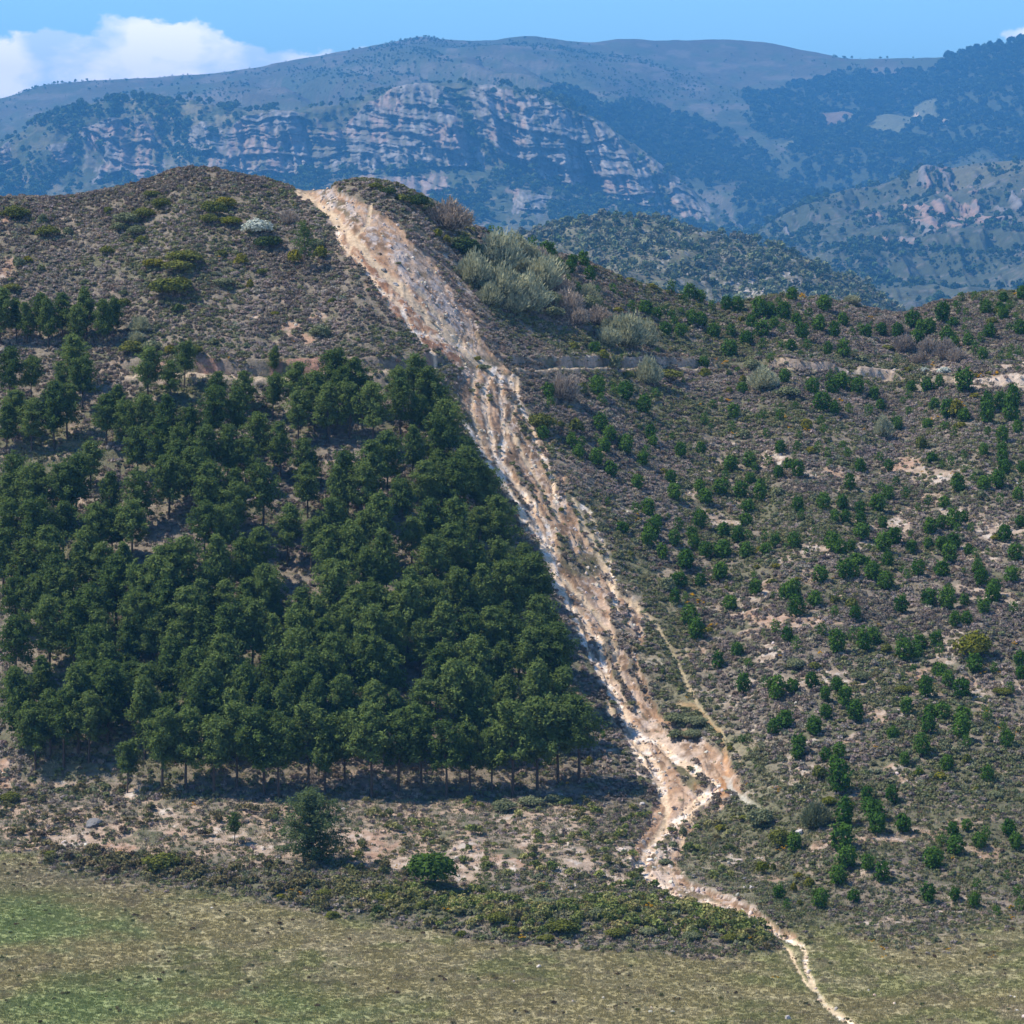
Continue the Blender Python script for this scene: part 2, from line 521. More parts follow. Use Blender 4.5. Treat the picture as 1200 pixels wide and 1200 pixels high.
RUTS = [  # (points, half width, kind)  kind: t tan, c cream, o orange
    ([(348, 224), (366, 232), (385, 246), (410, 272), (440, 307), (470, 337), (500, 372), (530, 401), (560, 425), (578, 436)], 4.2, 't'),
    ([(436, 238), (432, 258), (415, 276), (405, 300)], 1.6, 't'),
    ([(392, 262), (400, 285), (420, 303), (445, 336), (470, 357), (480, 386), (500, 410), (512, 436)], 1.8, 'c'),
    ([(470, 340), (484, 352), (498, 372)], 1.4, 't'), ([(490, 340), (510, 365), (530, 392), (556, 418)], 2.0, 't'),
    ([(487, 388), (510, 398), (540, 408), (575, 430)], 1.6, 'c'),
    ([(578, 432), (566, 460), (572, 500), (582, 540), (600, 588), (630, 630), (652, 680), (672, 720), (694, 762), (722, 820), (742, 868), (760, 900), (778, 932)], 2.6, 'c'),
    ([(545, 500), (572, 544), (590, 572)], 2.2, 'c'), ([(556, 440), (552, 480), (566, 530), (596, 580), (616, 620)], 1.4, 't'),
    ([(584, 440), (590, 500), (588, 540), (610, 575), (640, 612), (650, 650)], 2.0, 'c'),
    ([(596, 444), (612, 482), (628, 520), (646, 560), (652, 590)], 1.8, 'c'), ([(604, 446), (606, 470), (594, 500), (612, 530), (636, 575), (656, 610)], 1.5, 't'),
    ([(622, 600), (640, 640), (662, 690), (700, 740), (712, 790), (740, 840), (775, 900)], 2.4, 'c'),
    ([(655, 668), (690, 700), (716, 740), (728, 790)], 2.2, 't'),
    ([(672, 588), (680, 606), (690, 626), (704, 652), (722, 690), (745, 706), (772, 735), (786, 758), (800, 790), (816, 826), (845, 856)], 2.0, 't'),
    ([(682, 594), (700, 625), (712, 650), (720, 690), (722, 715)], 2.0, 'c'),
    ([(796, 824), (818, 832), (842, 856), (850, 884), (852, 902)], 2.8, 'o'), ([(797, 826), (798, 850)], 1.5, 'c'), ([(845, 856), (862, 880), (876, 900)], .8, 't'),
    ([(705, 785), (735, 832), (748, 862), (768, 892), (778, 922), (782, 942)], 3.2, 'c'),
    ([(742, 850), (772, 862), (792, 884), (812, 898), (838, 912)], 4.0, 'c'), ([(712, 820), (726, 850), (745, 880)], 1.6, 't'),
    ([(838, 918), (812, 938), (792, 955), (774, 976), (757, 996), (748, 1012)], 4.2, 'c'), ([(850, 905), (862, 925), (885, 940), (898, 948)], 3.0, 'g'),
    ([(812, 946), (800, 972), (796, 1000)], 1.8, 't'), ([(782, 940), (776, 966), (760, 986)], 3.0, 't'),
    ([(748, 1008), (762, 1024), (785, 1038), (812, 1058), (850, 1076), (885, 1088), (905, 1096)], 3.4, 'c'),
    ([(822, 1048), (840, 1054), (866, 1064), (895, 1080), (920, 1096), (938, 1108), (942, 1118), (944, 1132), (952, 1152), (966, 1176), (1002, 1204), (1060, 1240)], 3.0, 'c'),
    ([(905, 1096), (922, 1112), (932, 1130), (942, 1148), (952, 1158)], 1.7, 't'), ([(905, 1096), (925, 1098)], 3.2, 't'),
]
rutm = {k: np.zeros_like(D) for k in 'tcog'}
rutall = np.zeros_like(D)
wx = U + (fbm(U / 9, PY / 9, o=3, seed=31) - .5) * 7
wy = PY + (fbm(U / 9, PY / 9, o=3, seed=32) - .5) * 5
sub = (PY > 215) & (PY < 1262) & (D > 250) & front & (U > 330) & (U < 1230)
for pts, hw, kd in RUTS:
    d, _ = polydist(wx[sub], wy[sub], pts)
    hwv = hw * (0.75 + 0.7 * fbm(U[sub] / 14, PY[sub] / 14, o=2, seed=int(hw * 10)))
    m = sstep(hwv + 1.4, hwv - 0.8, d)
    rutm[kd][sub] = np.maximum(rutm[kd][sub], m)
    rutall[sub] = np.maximum(rutall[sub], sstep(hwv + 3.0, hwv - 1, d))
# fine braided rills inside the scar, running down it
rill = 1 - np.abs(2 * fbm(c * 7 + (fbm(U / 30, PY / 30, o=2, seed=41) - .5) * 3.5, PY / 70, o=3, seed=42, g=.65) - 1)
rill = sstep(0.78, 0.97, rill)
tread = np.maximum(scar, rutall)
Z -= 0.34 * scar * sstep(.15, .0, np.abs(c - .5) - .42) + 0.22 * rutall * sub + 0.18 * rill * scar
crag = fbm(X / 0.7, D / 0.7, o=3, seed=44, g=.6)
Z += (crag - 0.5) * 0.34 * scar * (1 - 0.9 * rutall)
Z += (fbm(X / 0.5, D / 0.5, o=2, seed=45) - 0.5) * 0.25 * hill * (1 - scar)

# ---- colours of the ground itself
n1 = fbm(X / 9, D / 9, o=4, seed=51)
n2 = fbm(X / 2.2, D / 2.2, o=4, seed=52)
n3 = fbm(X / 0.8, D / 0.8, o=3, seed=53)
n4 = fbm(X / 25, D / 25, o=3, seed=54)
colr = np.zeros(D.shape + (3,)) + np.array([0.158, 0.132, 0.100])
colr = mixc(colr, (0.105, 0.100, 0.060), sstep(.45, .62, n1))
colr = mixc(colr, (0.215, 0.165, 0.125), sstep(.52, .70, n2) * .8)
pale = sstep(.60, .68, fbm(X / 5, D / 4, o=4, seed=55)) * sstep(.44, .54, n4) * sstep(560, 640, U)
PATCH = [(1066, 548, 22, 9), (1086, 562, 14, 7), (908, 537, 16, 8), (1056, 610, 10, 14), (838, 606, 20, 9), (812, 578, 18, 6), (1150, 646, 16, 8), (1134, 640, 8, 6),
         (1150, 690, 22, 7), (1186, 712, 16, 9), (905, 727, 20, 5), (878, 722, 14, 5), (960, 645, 22, 10), (1125, 602, 26, 8), (1010, 640, 9, 9), (1175, 622, 22, 10),
         (832, 548, 6, 4), (790, 672, 14, 6), (1100, 560, 12, 4), (730, 600, 20, 5), (990, 700, 10, 4), (1080, 790, 12, 6), (1182, 452, 22, 5), (1150, 452, 22, 6),
         (1040, 437, 20, 5), (928, 398, 14, 5), (1185, 432, 26, 7), (1000, 440, 40, 3), (690, 428, 10, 4), (420, 552, 26, 14), (20, 582, 24, 7), (88, 588, 14, 6), (300, 682, 14, 7),
         (305, 660, 12, 5), (190, 715, 20, 6), (440, 716, 16, 5), (330, 776, 22, 6), (225, 862, 10, 4), (612, 842, 40, 5), (420, 910, 20, 4), (350, 912, 8, 3), (6, 900, 14, 16),
         (60, 915, 30, 4), (150, 930, 18, 6), (90, 984, 30, 8), (135, 990, 20, 6), (190, 952, 16, 6), (205, 968, 20, 5), (255, 972, 30, 7), (300, 990, 14, 5), (415, 984, 40, 8), (548, 1006, 20, 18),
         (470, 1006, 18, 9), (440, 1000, 14, 8), (610, 1014, 16, 6), (600, 960, 20, 4), (620, 985, 14, 7), (690, 1012, 30, 9), (720, 1030, 22, 8), (660, 1020, 14, 8), (735, 1000, 14, 14), (580, 1010, 10, 5),
         (10, 310, 10, 6), (4, 322, 10, 4), (78, 256, 10, 4), (4, 260, 10, 4), (336, 385, 12, 6), (345, 398, 14, 5), (300, 372, 8, 4), (372, 372, 8, 4), (362, 402, 10, 4),
         (545, 330, 10, 40), (528, 300, 8, 24)]
lowb = sstep(932, 945, PY) * sstep(1030, 1000, PY) * sstep(760, 640, U)
colr = mixc(colr, (0.30, 0.22, 0.16), lowb * sstep(.36, .55, n2))
pm = np.zeros_like(D)
for (px, py, pw, ph) in PATCH:
    pm = np.maximum(pm, .92 * sstep(1.45, 0.55, np.hypot((wx - px) / pw, (wy - py) / ph) + (n2 - .5) * 2.2 + (n3 - .5) * 1.4))
pm = np.maximum(pm, pale * .6) * front
bare = np.array([0.31, 0.235, 0.175]) * (0.75 + 0.6 * n3[..., None])
colr = colr * (1 - pm[..., None]) + bare * pm[..., None]
colr = mixc(colr, (0.40, 0.35, 0.30), pm * sstep(.55, .62, n3))
colr = mixc(colr, (0.27, 0.155, 0.10), pm * sstep(.58, .68, n1) * .7)
# bank of the path: red earth on the cut, pale tread
onp = PAMP * (np.abs(PS + .3) < 1.5)
bank = PAMP * (PS >= 1.2) * (PS < 2.6)
lft = sstep(640, 560, U)
colr = mixc(colr, (0.35, 0.275, 0.195), onp * .9)
colr = mixc(colr, (0.25, 0.145, 0.105), bank * lft * sstep(.46, .60, n2) * sstep(.4, .5, n1))
colr = mixc(colr, (0.33, 0.25, 0.19), bank * (1 - lft) * sstep(.46, .62, n2) * .8)
colr = mixc(colr, (0.42, 0.34, 0.27), bank * sstep(1120, 1150, U))
colr = mixc(colr, (0.40, 0.33, 0.24), bank * sstep(960, 1000, U) * sstep(1065, 1040, U) * sstep(.5, .55, n2))
# red earth beside the upper scar
redm = np.exp(-((c - 1.1) / .14) ** 2) * sstep(220, 250, PY) * sstep(440, 400, PY) + np.exp(-((c + .04) / .06) ** 2) * sstep(230, 260, PY) * sstep(430, 400, PY)
colr = mixc(colr, (0.27, 0.175, 0.125), redm * sstep(.35, .55, n2) * .9 * front)
# the scar
upper = sstep(440, 425, PY)
base = np.zeros_like(colr) + np.array([0.36, 0.245, 0.16])
base = mixc(base, (0.185, 0.13, 0.085), sstep(.46, .58, fbm(c * 5, PY / 45, o=3, seed=61)))
base = mixc(base, (0.13, 0.12, 0.075), sstep(.60, .68, fbm(c * 4 + 5, PY / 40, o=4, seed=62)) * .8)
base = mixc(base, (0.36, 0.345, 0.345), upper * sstep(.42, .56, c + (n2 - .5) * .6) * sstep(1.0, .86, c + (n2 - .5) * .3) * sstep(.42, .54, n2 * .5 + n3 * .5))
base = mixc(base, (0.27, 0.145, 0.085), upper * sstep(.40, .24, c + (n2 - .5) * .3) * sstep(270, 300, PY) * .85)
base = mixc(base, (0.34, 0.32, 0.31), upper * sstep(.22, .05, c) * sstep(275, 255, PY) * .8)
white = sstep(.555, .63, n3 * .5 + fbm(X / .9, D / .9, o=2, seed=64) * .5) * (0.35 + 0.65 * sstep(.45, .6, fbm(c * 3, PY / 50, o=3, seed=63)))
base = mixc(base, (0.52, 0.46, 0.41), white * .85)
base = mixc(base, (0.44, 0.34, 0.25), rill * .8 * sstep(.3, .5, n2))
low = sstep(640, 760, PY) * sstep(.15, .45, c) * sstep(.9, .5, c)
base = mixc(base, (0.58, 0.51, 0.45), low * sstep(.42, .56, n2) * .7)
base = mixc(base, (0.13, 0.125, 0.07), sstep(1.25, .75, np.hypot((wx - 682) / 24, (wy - 656) / 13)) * .9)
base = mixc(base, (0.13, 0.13, 0.07), sstep(1.2, .8, np.hypot((wx - 808 - (wy - 905) * .8) / 12, (wy - 905) / 28)) * .9)
base = mixc(base, (0.15, 0.135, 0.085), sstep(1.2, .8, np.hypot((wx - 562) / 22, (wy - 428) / 10)) * .8)
base = mixc(base, (0.34, 0.19, 0.09), sstep(1.3, .7, np.hypot((wx - 836) / 22, (wy - 916) / 12)) * .8)
base = mixc(base, (0.52, 0.40, 0.30), sstep(1.3, .8, np.hypot((wx - 795) / 12, (wy - 935) / 8)) * .7)
base = base * np.array([.90, .82, .76])
colr = colr * (1 - scar[..., None]) + base * scar[..., None]
brk = 0.55 + 0.45 * sstep(.38, .52, n2)
colr = mixc(colr, (0.46, 0.35, 0.235), rutm['t'] * (.8 + .2 * brk))
colr = mixc(colr, (0.56, 0.42, 0.29), rutm['c'] * (.75 + .25 * brk))
colr = mixc(colr, (0.62, 0.54, 0.46), rutm['c'] * sstep(.56, .62, n3))
colr = mixc(colr, (0.42, 0.235, 0.12), rutm['o'] * brk)
colr = mixc(colr, (0.42, 0.39, 0.33), rutm['g'] * brk)
# thin grass margins right of the lower scar
margin = np.exp(-((U - sr - 32) / 30) ** 2) * sstep(560, 640, PY) * (1 - scar)
colr = mixc(colr, (0.135, 0.135, 0.07), margin * .6)
# the meadow
md = (D < (D1[:, None] + (n1 - .5) * (7 + 14 * sstep(840, 940, U)))) & (bd > 13 + n2 * 12)
mdw = sstep(1.0, -1.0, (D - D1[:, None] - (n1 - .5) * (7 + 14 * sstep(840, 940, U))) / (1.5 + 5 * sstep(840, 940, U))) * sstep(12, 24, bd + (n2 - .5) * 20)
gr = np.zeros_like(colr) + np.array([0.188, 0.162, 0.080])
gr = mixc(gr, (0.150, 0.145, 0.062), sstep(.42, .60, n1))
gr = mixc(gr, (0.23, 0.20, 0.115), sstep(.50, .64, n2) * .7)
gr = mixc(gr, (0.14, 0.115, 0.07), sstep(.64, .74, fbm(X / 1.6, D / 1.6, o=3, seed=66)) * .6)
green = np.exp(-(((U - 40) / 190) ** 2 + ((PY - 1085) / 42) ** 2)) + .85 * np.exp(-(((U - 130) / 230) ** 2 + ((PY - 1185) / 40) ** 2)) + .35 * np.exp(-(((U - 420) / 200) ** 2 + ((PY - 1190) / 30) ** 2))
gr = mixc(gr, (0.128, 0.165, 0.060), .75 * sstep(.30, .95, green + (n2 - .5) * .7 + (n1 - .5) * .6))
gr = mixc(gr, (0.19, 0.155, 0.10), np.exp(-((U - 90) / 130) ** 2 - ((PY - 1028) / 18) ** 2) * .8)
gr = mixc(gr, (0.235, 0.20, 0.12), np.exp(-((U - 420) / 150) ** 2 - ((PY - 1110) / 28) ** 2) * .7 * sstep(.4, .55, n2))
gr = mixc(gr, (0.25, 0.215, 0.13), np.exp(-(polydist(wx, wy, [(1000, 1098), (1080, 1094), (1150, 1100), (1230, 1108)])[0] / 3) ** 2) * .7)
gr = mixc(gr, (0.25, 0.20, 0.14), sstep(1.2, .7, np.hypot((wx - 1190) / 26, (wy - 1188) / 9)) * .4)
colr = colr * (1 - mdw[..., None] * (1 - np.maximum(rutall, scar)[..., None])) + gr * mdw[..., None] * (1 - np.maximum(rutall, scar)[..., None])
colr = np.clip(colr * (1 + .38 * mdw + .12 * (1 - scar))[..., None], 0.01, 0.75)

near = Sheet()
near.u, near.X, near.D, near.Z = u, X, D, Z
near.py = HZ - F * Z / D
near.js = slice(NFG, NFG + NR)
near.pyn = np.minimum.accumulate(near.py[:, near.js], axis=1)
rowsd = D[:, near.js]


def locate(px, py):
    """world point of the near ground seen at column px, row py"""
    fi = float(np.interp(px, near.u, np.arange(len(near.u))))
    i = int(min(fi, len(near.u) - 2))
    f = fi - i
    r = []
    for k in (i, i + 1):
        j = float(np.interp(-py, -near.pyn[k], np.arange(NR)))
        j0 = int(min(j, NR - 2))
        g = j - j0
        P = [(1 - g) * A[k, NFG + j0] + g * A[k, NFG + j0 + 1] for A in (near.D, near.Z)]
        r.append(P)
    Dv = r[0][0] * (1 - f) + r[1][0] * f
    zv = r[0][1] * (1 - f) + r[1][1] * f
    return np.array([(px - 600) / F * Dv, Dv, zv])


def grid_faces(nc, nr):
    a = (np.arange(nc - 1)[:, None] * nr + np.arange(nr - 1)[None, :]).ravel()
    return np.stack([a, a + nr, a + nr + 1, a + 1], 1)


def emit(name, V, Fc, col, mat, label, kind='structure', smooth=True):
    used = np.unique(Fc)
    remap = np.zeros(len(V), np.int32)
    remap[used] = np.arange(len(used))
    me = mesh_np(name, V[used], remap[Fc], (mat,), None, smooth, col[used])
    return link(name, me, kind=kind, label=label)


V = np.stack([X, D, Z], -1).reshape(-1, 3)
Cv = colr.reshape(-1, 3)
FN = grid_faces(*D.shape)
cls = np.zeros(D.shape, np.int8)
cls[md | (D < 256)] = 1
cls[(scar > .5) | (rutall * sub > .5)] = 2
cls[(onp > .5) & (cls == 0)] = 3
fc = cls.reshape(-1)[FN[:, 0]]
GRP = (('ground', M_GROUND, 'brown stony hillside ground under scrub and pines'), ('meadow', M_MEADOW, 'olive and tan grass meadow at the foot of the hill'),
       ('dirt_track', M_GROUND, 'pale eroded track scar running down the hillside'), ('path', M_GROUND, 'narrow level path cut across the hillside'))
for k, (nm, mt, lb) in enumerate(GRP):
    emit(nm, V, FN[fc == k], Cv, mt, lb)

# face areas and densities for scattering
P4 = V[FN]
area = 0.5 * np.linalg.norm(np.cross(P4[:, 2] - P4[:, 0], P4[:, 3] - P4[:, 1]), axis=1)
fu = U.reshape(-1)[FN[:, 0]]
fpy = PY.reshape(-1)[FN[:, 0]]
fD = D.reshape(-1)[FN[:, 0]]
inview = (fu > -130) & (fu < 1330) & (fD > 262) & (fD <= np.interp(fu, u, Dr) + 4)


def scatter(weight, n, seed):
    r = np.random.default_rng(seed)
    w = weight * area * inview
    cdf = np.cumsum(w)
    f = np.searchsorted(cdf, r.random(n) * cdf[-1])
    a, b = r.random(n)[:, None], r.random(n)[:, None]
    P = P4[f]
    p = (P[:, 0] * (1 - a) + P[:, 1] * a) * (1 - b) + (P[:, 3] * (1 - a) + P[:, 2] * a) * b
    return p, f

# ------------------------------------------------------------------ the farther land
def far_sheet(uu, knots, nr, back, smooth_k=61):
    """knots: list of (rows, distances) per column from the near foot to the crest"""
    nc = len(uu)
    Dm = np.zeros((nc, nr + 12))
    Zm = np.zeros_like(Dm)
    for i in range(nc):
        kd = np.array([k[1][i] for k in knots])
        ky = np.array([k[0][i] for k in knots])
        kz = (HZ - ky) / F * kd
        Ds = np.linspace(kd[0], kd[-1], 2400)
        z = np.interp(Ds, kd, kz)
        k = smooth_k
        zs = np.convolve(np.pad(z, k // 2, mode='edge'), np.ones(k) / k, 'valid')
        w = sstep(0, k, np.arange(2400)) * sstep(0, k, 2399 - np.arange(2400))
        z = z * (1 - w) + zs * w
        py = np.minimum.accumulate(HZ - F * z / Ds)
        q = np.interp(-np.linspace(py[0], py[-1], nr), -py, Ds)
        q[-1] = kd[-1]
        b = kd[-1] + (np.linspace(.1, 1, 12) ** 1.5) * back
        Dm[i] = np.concatenate([q, b])
        Zm[i] = np.concatenate([np.interp(q, Ds, z), z[-1] - 0.05 * (b - kd[-1]) - 0.45 / back * (b - kd[-1]) ** 2])
    Um = uu[:, None] + np.zeros_like(Dm)
    return Um, (Um - 600) / F * Dm, Dm, Zm


KF = 1.6      # the far land stands 1.6 times as far off as its profile table says, and is as much bigger


def wid(uu, v):
    return np.zeros(len(uu)) + v


def polymask(x, y, polys):
    m = np.zeros(np.shape(x), bool)
    for p in polys:
        m |= inpoly(x, y, p)
    return m


def put(name, Um, Xm, Dm, Ym, Zm, colm, mat, label):
    Vm = np.stack([Xm, Ym, Zm], -1).reshape(-1, 3) * KF
    Fm = grid_faces(*Dm.shape)
    me = mesh_np(name, Vm, Fm, (mat,), None, True, np.clip(colm, .01, .8).reshape(-1, 3))
    o = link(name, me, kind='structure', label=label)
    Pm = Vm[Fm]
    ar = 0.5 * np.linalg.norm(np.cross(Pm[:, 2] - Pm[:, 0], Pm[:, 3] - Pm[:, 1]), axis=1)
    return dict(P=Pm, area=ar, f=Fm, o=o)


def scat(sh, weight, n, seed):
    r = np.random.default_rng(seed)
    w = weight.reshape(-1)[sh['f'][:, 0]] * sh['area']
    cdf = np.cumsum(w)
    f = np.searchsorted(cdf, r.random(n) * cdf[-1])
    f = np.clip(f, 0, len(w) - 1)
    a, b = r.random(n)[:, None], r.random(n)[:, None]
    P = sh['P'][f]
    return (P[:, 0] * (1 - a) + P[:, 1] * a) * (1 - b) + (P[:, 3] * (1 - a) + P[:, 2] * a) * b, f


# -- A: the great mountain at the back
uA = np.concatenate([np.arange(-900, -30, 18.0), np.arange(-30, 1230, 2.2), np.arange(1230, 2100, 18.0)])
SKY_A = [(-900, 150), (-300, 132), (0, 115), (50, 99), (110, 93), (200, 89), (250, 86), (300, 79), (350, 69), (400, 61), (450, 51), (480, 45), (495, 42), (530, 46),
         (570, 47), (620, 40), (670, 47), (700, 48), (735, 44), (800, 46), (850, 44), (900, 48), (950, 58), (990, 66), (1040, 67), (1090, 67), (1110, 66),
         (1150, 58), (1200, 47), (1500, 30), (2000, 60)]
A1 = [(-900, 230), (0, 180), (130, 116), (230, 116), (330, 122), (400, 120), (480, 97), (540, 95), (600, 103), (660, 122), (720, 150), (790, 185), (900, 200), (1200, 190), (2000, 190)]
yA1 = smtab(uA, A1, 20)
UA, XA, DA, ZA = far_sheet(uA, [(wid(uA, 400), wid(uA, 3300)), (np.maximum(yA1 + 60, 240), wid(uA, 4150)), (yA1, wid(uA, 4750)),
                                (smtab(uA, SKY_A, 8), smtab(uA, [(0, 5900), (500, 6300), (900, 6400), (1200, 5700)], 60))], 300, 2600)
PA = HZ - F * ZA / DA
dg = (fbm((XA + DA * .25) / 420, (DA - XA * .2) / 900, o=4, seed=101) - .5)
cut = 1 - np.abs(2 * fbm((XA + DA * .35) / 330, DA / 1300, o=4, seed=102) - 1)
soft = sstep(0, 900, (DA[:, 299] [:, None] - DA)) * .9 + .04
YA = DA + (fbm(XA / 160, DA / 260, o=3, seed=103) - .5) * 60
ZA = ZA + (dg * 130 - sstep(.66, 1, cut) * 55) * soft * (DA <= DA[:, 299][:, None])
ZA += (fbm(XA / 45, DA / 70, o=4, seed=104) - .5) * 12 * (.25 + soft)
F1 = [(640, 112), (700, 124), (800, 143), (870, 164), (918, 190), (905, 204), (870, 214), (830, 210), (790, 200), (740, 168), (690, 142), (655, 128)]
F2 = [(868, 106), (930, 86), (985, 76), (1040, 86), (1098, 78), (1112, 66), (1150, 56), (1230, 38), (1420, 20), (1420, 230), (1200, 200), (1160, 186), (1100, 199), (1050, 212), (1000, 225), (960, 240), (920, 262),
      (880, 250), (862, 228), (905, 205), (920, 193), (930, 172), (905, 152), (872, 140), (880, 124)]
CLEAR = [[(1012, 150), (1040, 136), (1062, 122), (1072, 112), (1098, 106), (1094, 118), (1110, 140), (1112, 152), (1080, 148), (1050, 152), (1020, 158)],
         [(960, 136), (1000, 128), (1002, 142), (968, 150)], [(905, 168), (935, 160), (928, 172)]]
wa = UA + (fbm(XA / 60, ZA / 40, o=3, seed=105) - .5) * 26
wb = PA + (fbm(XA / 60, ZA / 40, o=3, seed=106) - .5) * 14
wc, we = UA + (wa - UA) * .3, PA + (wb - PA) * .4
forA = (polymask(wa, wb, [F1, F2]) & ~polymask(wc, we, CLEAR))
spot = fbm(XA / 30, DA / 45, o=4, seed=107)
big = fbm(XA / 260, DA / 420, o=3, seed=108)
cA = np.zeros(DA.shape + (3,)) + np.array([0.085, 0.080, 0.050])
cA = mixc(cA, (0.062, 0.072, 0.036), sstep(.44, .58, big))
cA = mixc(cA, (0.065, 0.080, 0.040), sstep(.54, .60, spot) * .85)
cA = mixc(cA, (0.15, 0.13, 0.10), sstep(.60, .68, fbm(XA / 50, ZA / 14, o=4, seed=109)) * .7)
cA = mixc(cA, (0.10, 0.09, 0.055), sstep(.1, .02, np.abs(((ZA + XA * .05 + 20 * big) / 26) % 1 - .5)) * .3)
pl = polymask(wc, we, CLEAR)
cA = mixc(cA, (0.125, 0.13, 0.07), pl * 1.0)
cA = mixc(cA, (0.19, 0.13, 0.095), inpoly(wa, wb, CLEAR[1]) * .8)
cA = mixc(cA, (0.05, 0.062, 0.032), forA * 1.0)
tr, _ = polydist(UA, PA, [(1064, 124), (1073, 118), (1079, 126), (1084, 138), (1096, 145), (1112, 151)])
cA = mixc(cA, (0.50, 0.38, 0.25), sstep(2.1, .9, tr))
trk = tr < 3
tr, _ = polydist(UA, PA, [(1080, 80), (1096, 83), (1100, 84)])
cA = mixc(cA, (0.40, 0.33, 0.24), sstep(2.0, .8, tr))
shA = put('mountain', UA, XA, DA, YA, ZA, cA, M_FAR, 'high blue hazy mountain ridge closing the view')

# -- B: the limestone cliffs in front of it
uB = np.concatenate([np.arange(-700, -30, 16.0), np.arange(-30, 1130, 1.5), np.arange(1130, 1500, 16.0)])
CT = [(-700, 240), (-300, 215), (0, 168), (60, 134), (130, 116), (180, 118), (230, 119), (280, 126), (330, 128), (370, 126), (400, 122), (430, 111), (480, 99), (540, 97), (590, 102), (620, 108),
      (660, 118), (700, 140), (760, 182), (800, 212), (840, 245), (880, 272), (930, 300), (1000, 335), (1100, 375), (1500, 420)]
CB = [(-700, 300), (0, 232), (100, 212), (185, 212), (300, 208), (400, 205), (480, 195), (550, 195), (620, 205), (700, 232), (760, 256), (820, 266), (860, 282), (880, 294), (930, 318), (1000, 350), (1100, 390), (1500, 440)]
ct = smtab(uB, CT, 8) + (fbm(uB / 14, uB * 0, o=3, seed=110) - .5) * 7
cb = np.maximum(smtab(uB, CB, 14), ct + 14)
UB, XB, DB, ZB = far_sheet(uB, [(np.maximum(cb + 130, 400), wid(uB, 3000)), (cb, wid(uB, 3830)), (ct + 4, wid(uB, 3990)), (ct, wid(uB, 4040)), ], 330, 420, 41)
PB = HZ - F * ZB / DB
CL = [[(96, 150), (130, 138), (166, 134), (178, 160), (188, 205), (160, 216), (140, 200), (112, 212), (118, 180)], [(222, 152), (240, 142), (257, 148), (258, 176), (224, 178)],
      [(262, 152), (300, 134), (332, 126), (360, 136), (372, 150), (402, 150), (430, 172), (424, 200), (340, 206), (292, 212), (250, 200), (255, 178)],
      [(406, 148), (430, 122), (462, 104), (500, 99), (532, 104), (548, 160), (562, 195), (500, 196), (430, 204), (404, 190)],
      [(530, 104), (570, 103), (606, 106), (640, 120), (700, 141), (762, 184), (802, 214), (832, 262), (792, 264), (764, 246), (738, 236), (700, 232), (668, 216), (640, 212), (612, 190), (574, 178), (552, 150)],
      [(408, 208), (520, 206), (540, 222), (430, 226)], [(600, 222), (648, 230), (640, 248), (606, 244)], [(64, 176), (84, 170), (90, 188), (70, 192)], [(2, 176), (14, 170), (20, 190), (6, 196)]]
wa = UB + (fbm(XB / 26, ZB / 26, o=4, seed=111, g=.6) - .5) * 46
wb = PB + (fbm(XB / 26, ZB / 26, o=4, seed=112, g=.6) - .5) * 28
cl = polymask(wa, wb, CL).astype(float)
near_cl = (polymask(UB, PB, CL)).astype(float)
# buttresses and gullies, then beds of rock that dip to the right
but = 1 - np.abs(2 * fbm((XB + ZB * .35) / 34, ZB / 190, o=4, seed=113, g=.55) - 1)
vis = sstep(0, 60, 4040 - DB) * sstep(3000, 3500, DB)
YB = DB - (but - .5) * (22 + 58 * near_cl) * vis - (fbm(XB / 150, ZB / 120, o=3, seed=114) - .5) * 130 * vis
bend = 26 * np.sin((XB + 60) / 95.0) * np.exp(-((XB + 60) / 260.0) ** 2)
sbed = (ZB + XB * (0.16) + bend + (fbm(XB / 45, ZB / 30, o=4, seed=115) - .5) * 30)
bed = (sbed / 8.0) % 1.0
bed2 = (sbed / 21.0 + .3) % 1.0
YB += near_cl * (sstep(.0, .9, bed) * 4 + sstep(0, .9, bed2) * 9 - 6) * vis
YB += (fbm(XB / 9, ZB / 7, o=4, seed=116, g=.6) - .5) * (8 + 12 * near_cl) * vis
ZB = ZB + (fbm(XB / 40, DB / 60, o=3, seed=117) - .5) * 12 * (1 - near_cl) * sstep(0, 80, 4040 - DB)
spot = fbm(XB / 13, ZB / 11, o=4, seed=118, g=.6)
big = fbm(XB / 120, ZB / 70, o=3, seed=119)
cB = np.zeros(DB.shape + (3,)) + np.array([0.105, 0.105, 0.060])
cB = mixc(cB, (0.060, 0.075, 0.036), sstep(.42, .58, spot))
cB = mixc(cB, (0.165, 0.15, 0.085), sstep(.52, .64, big) * sstep(.52, .4, spot))
lower = sstep(0, 20, PB - np.interp(UB, uB, cb))
outc = sstep(.60, .66, fbm(XB / 22, ZB / 13, o=4, seed=120, g=.6)) * sstep(.42, .55, big) * (PB > 150)
rock = cl * sstep(.30, .46, fbm(XB / 15, ZB / 26, o=4, seed=121, g=.6) + .16 * (but - .5) + .06)
brkn = fbm(XB / 18, ZB / 12, o=3, seed=125)
rock = rock * (1 - .45 * sstep(.22, .10, bed2) * sstep(.45, .55, brkn)) * (1 - .3 * sstep(.25, .1, bed) * sstep(.5, .4, brkn))
rock = rock * (1 - .9 * sstep(.60, .44, but + (brkn - .5) * .4))
rock = np.maximum(rock, outc * .6)
cr = np.zeros_like(cB) + np.array([0.19, 0.178, 0.16])
cr = mixc(cr, (0.29, 0.265, 0.24), sstep(.48, .66, fbm(XB / 7, ZB / 5, o=3, seed=122)))
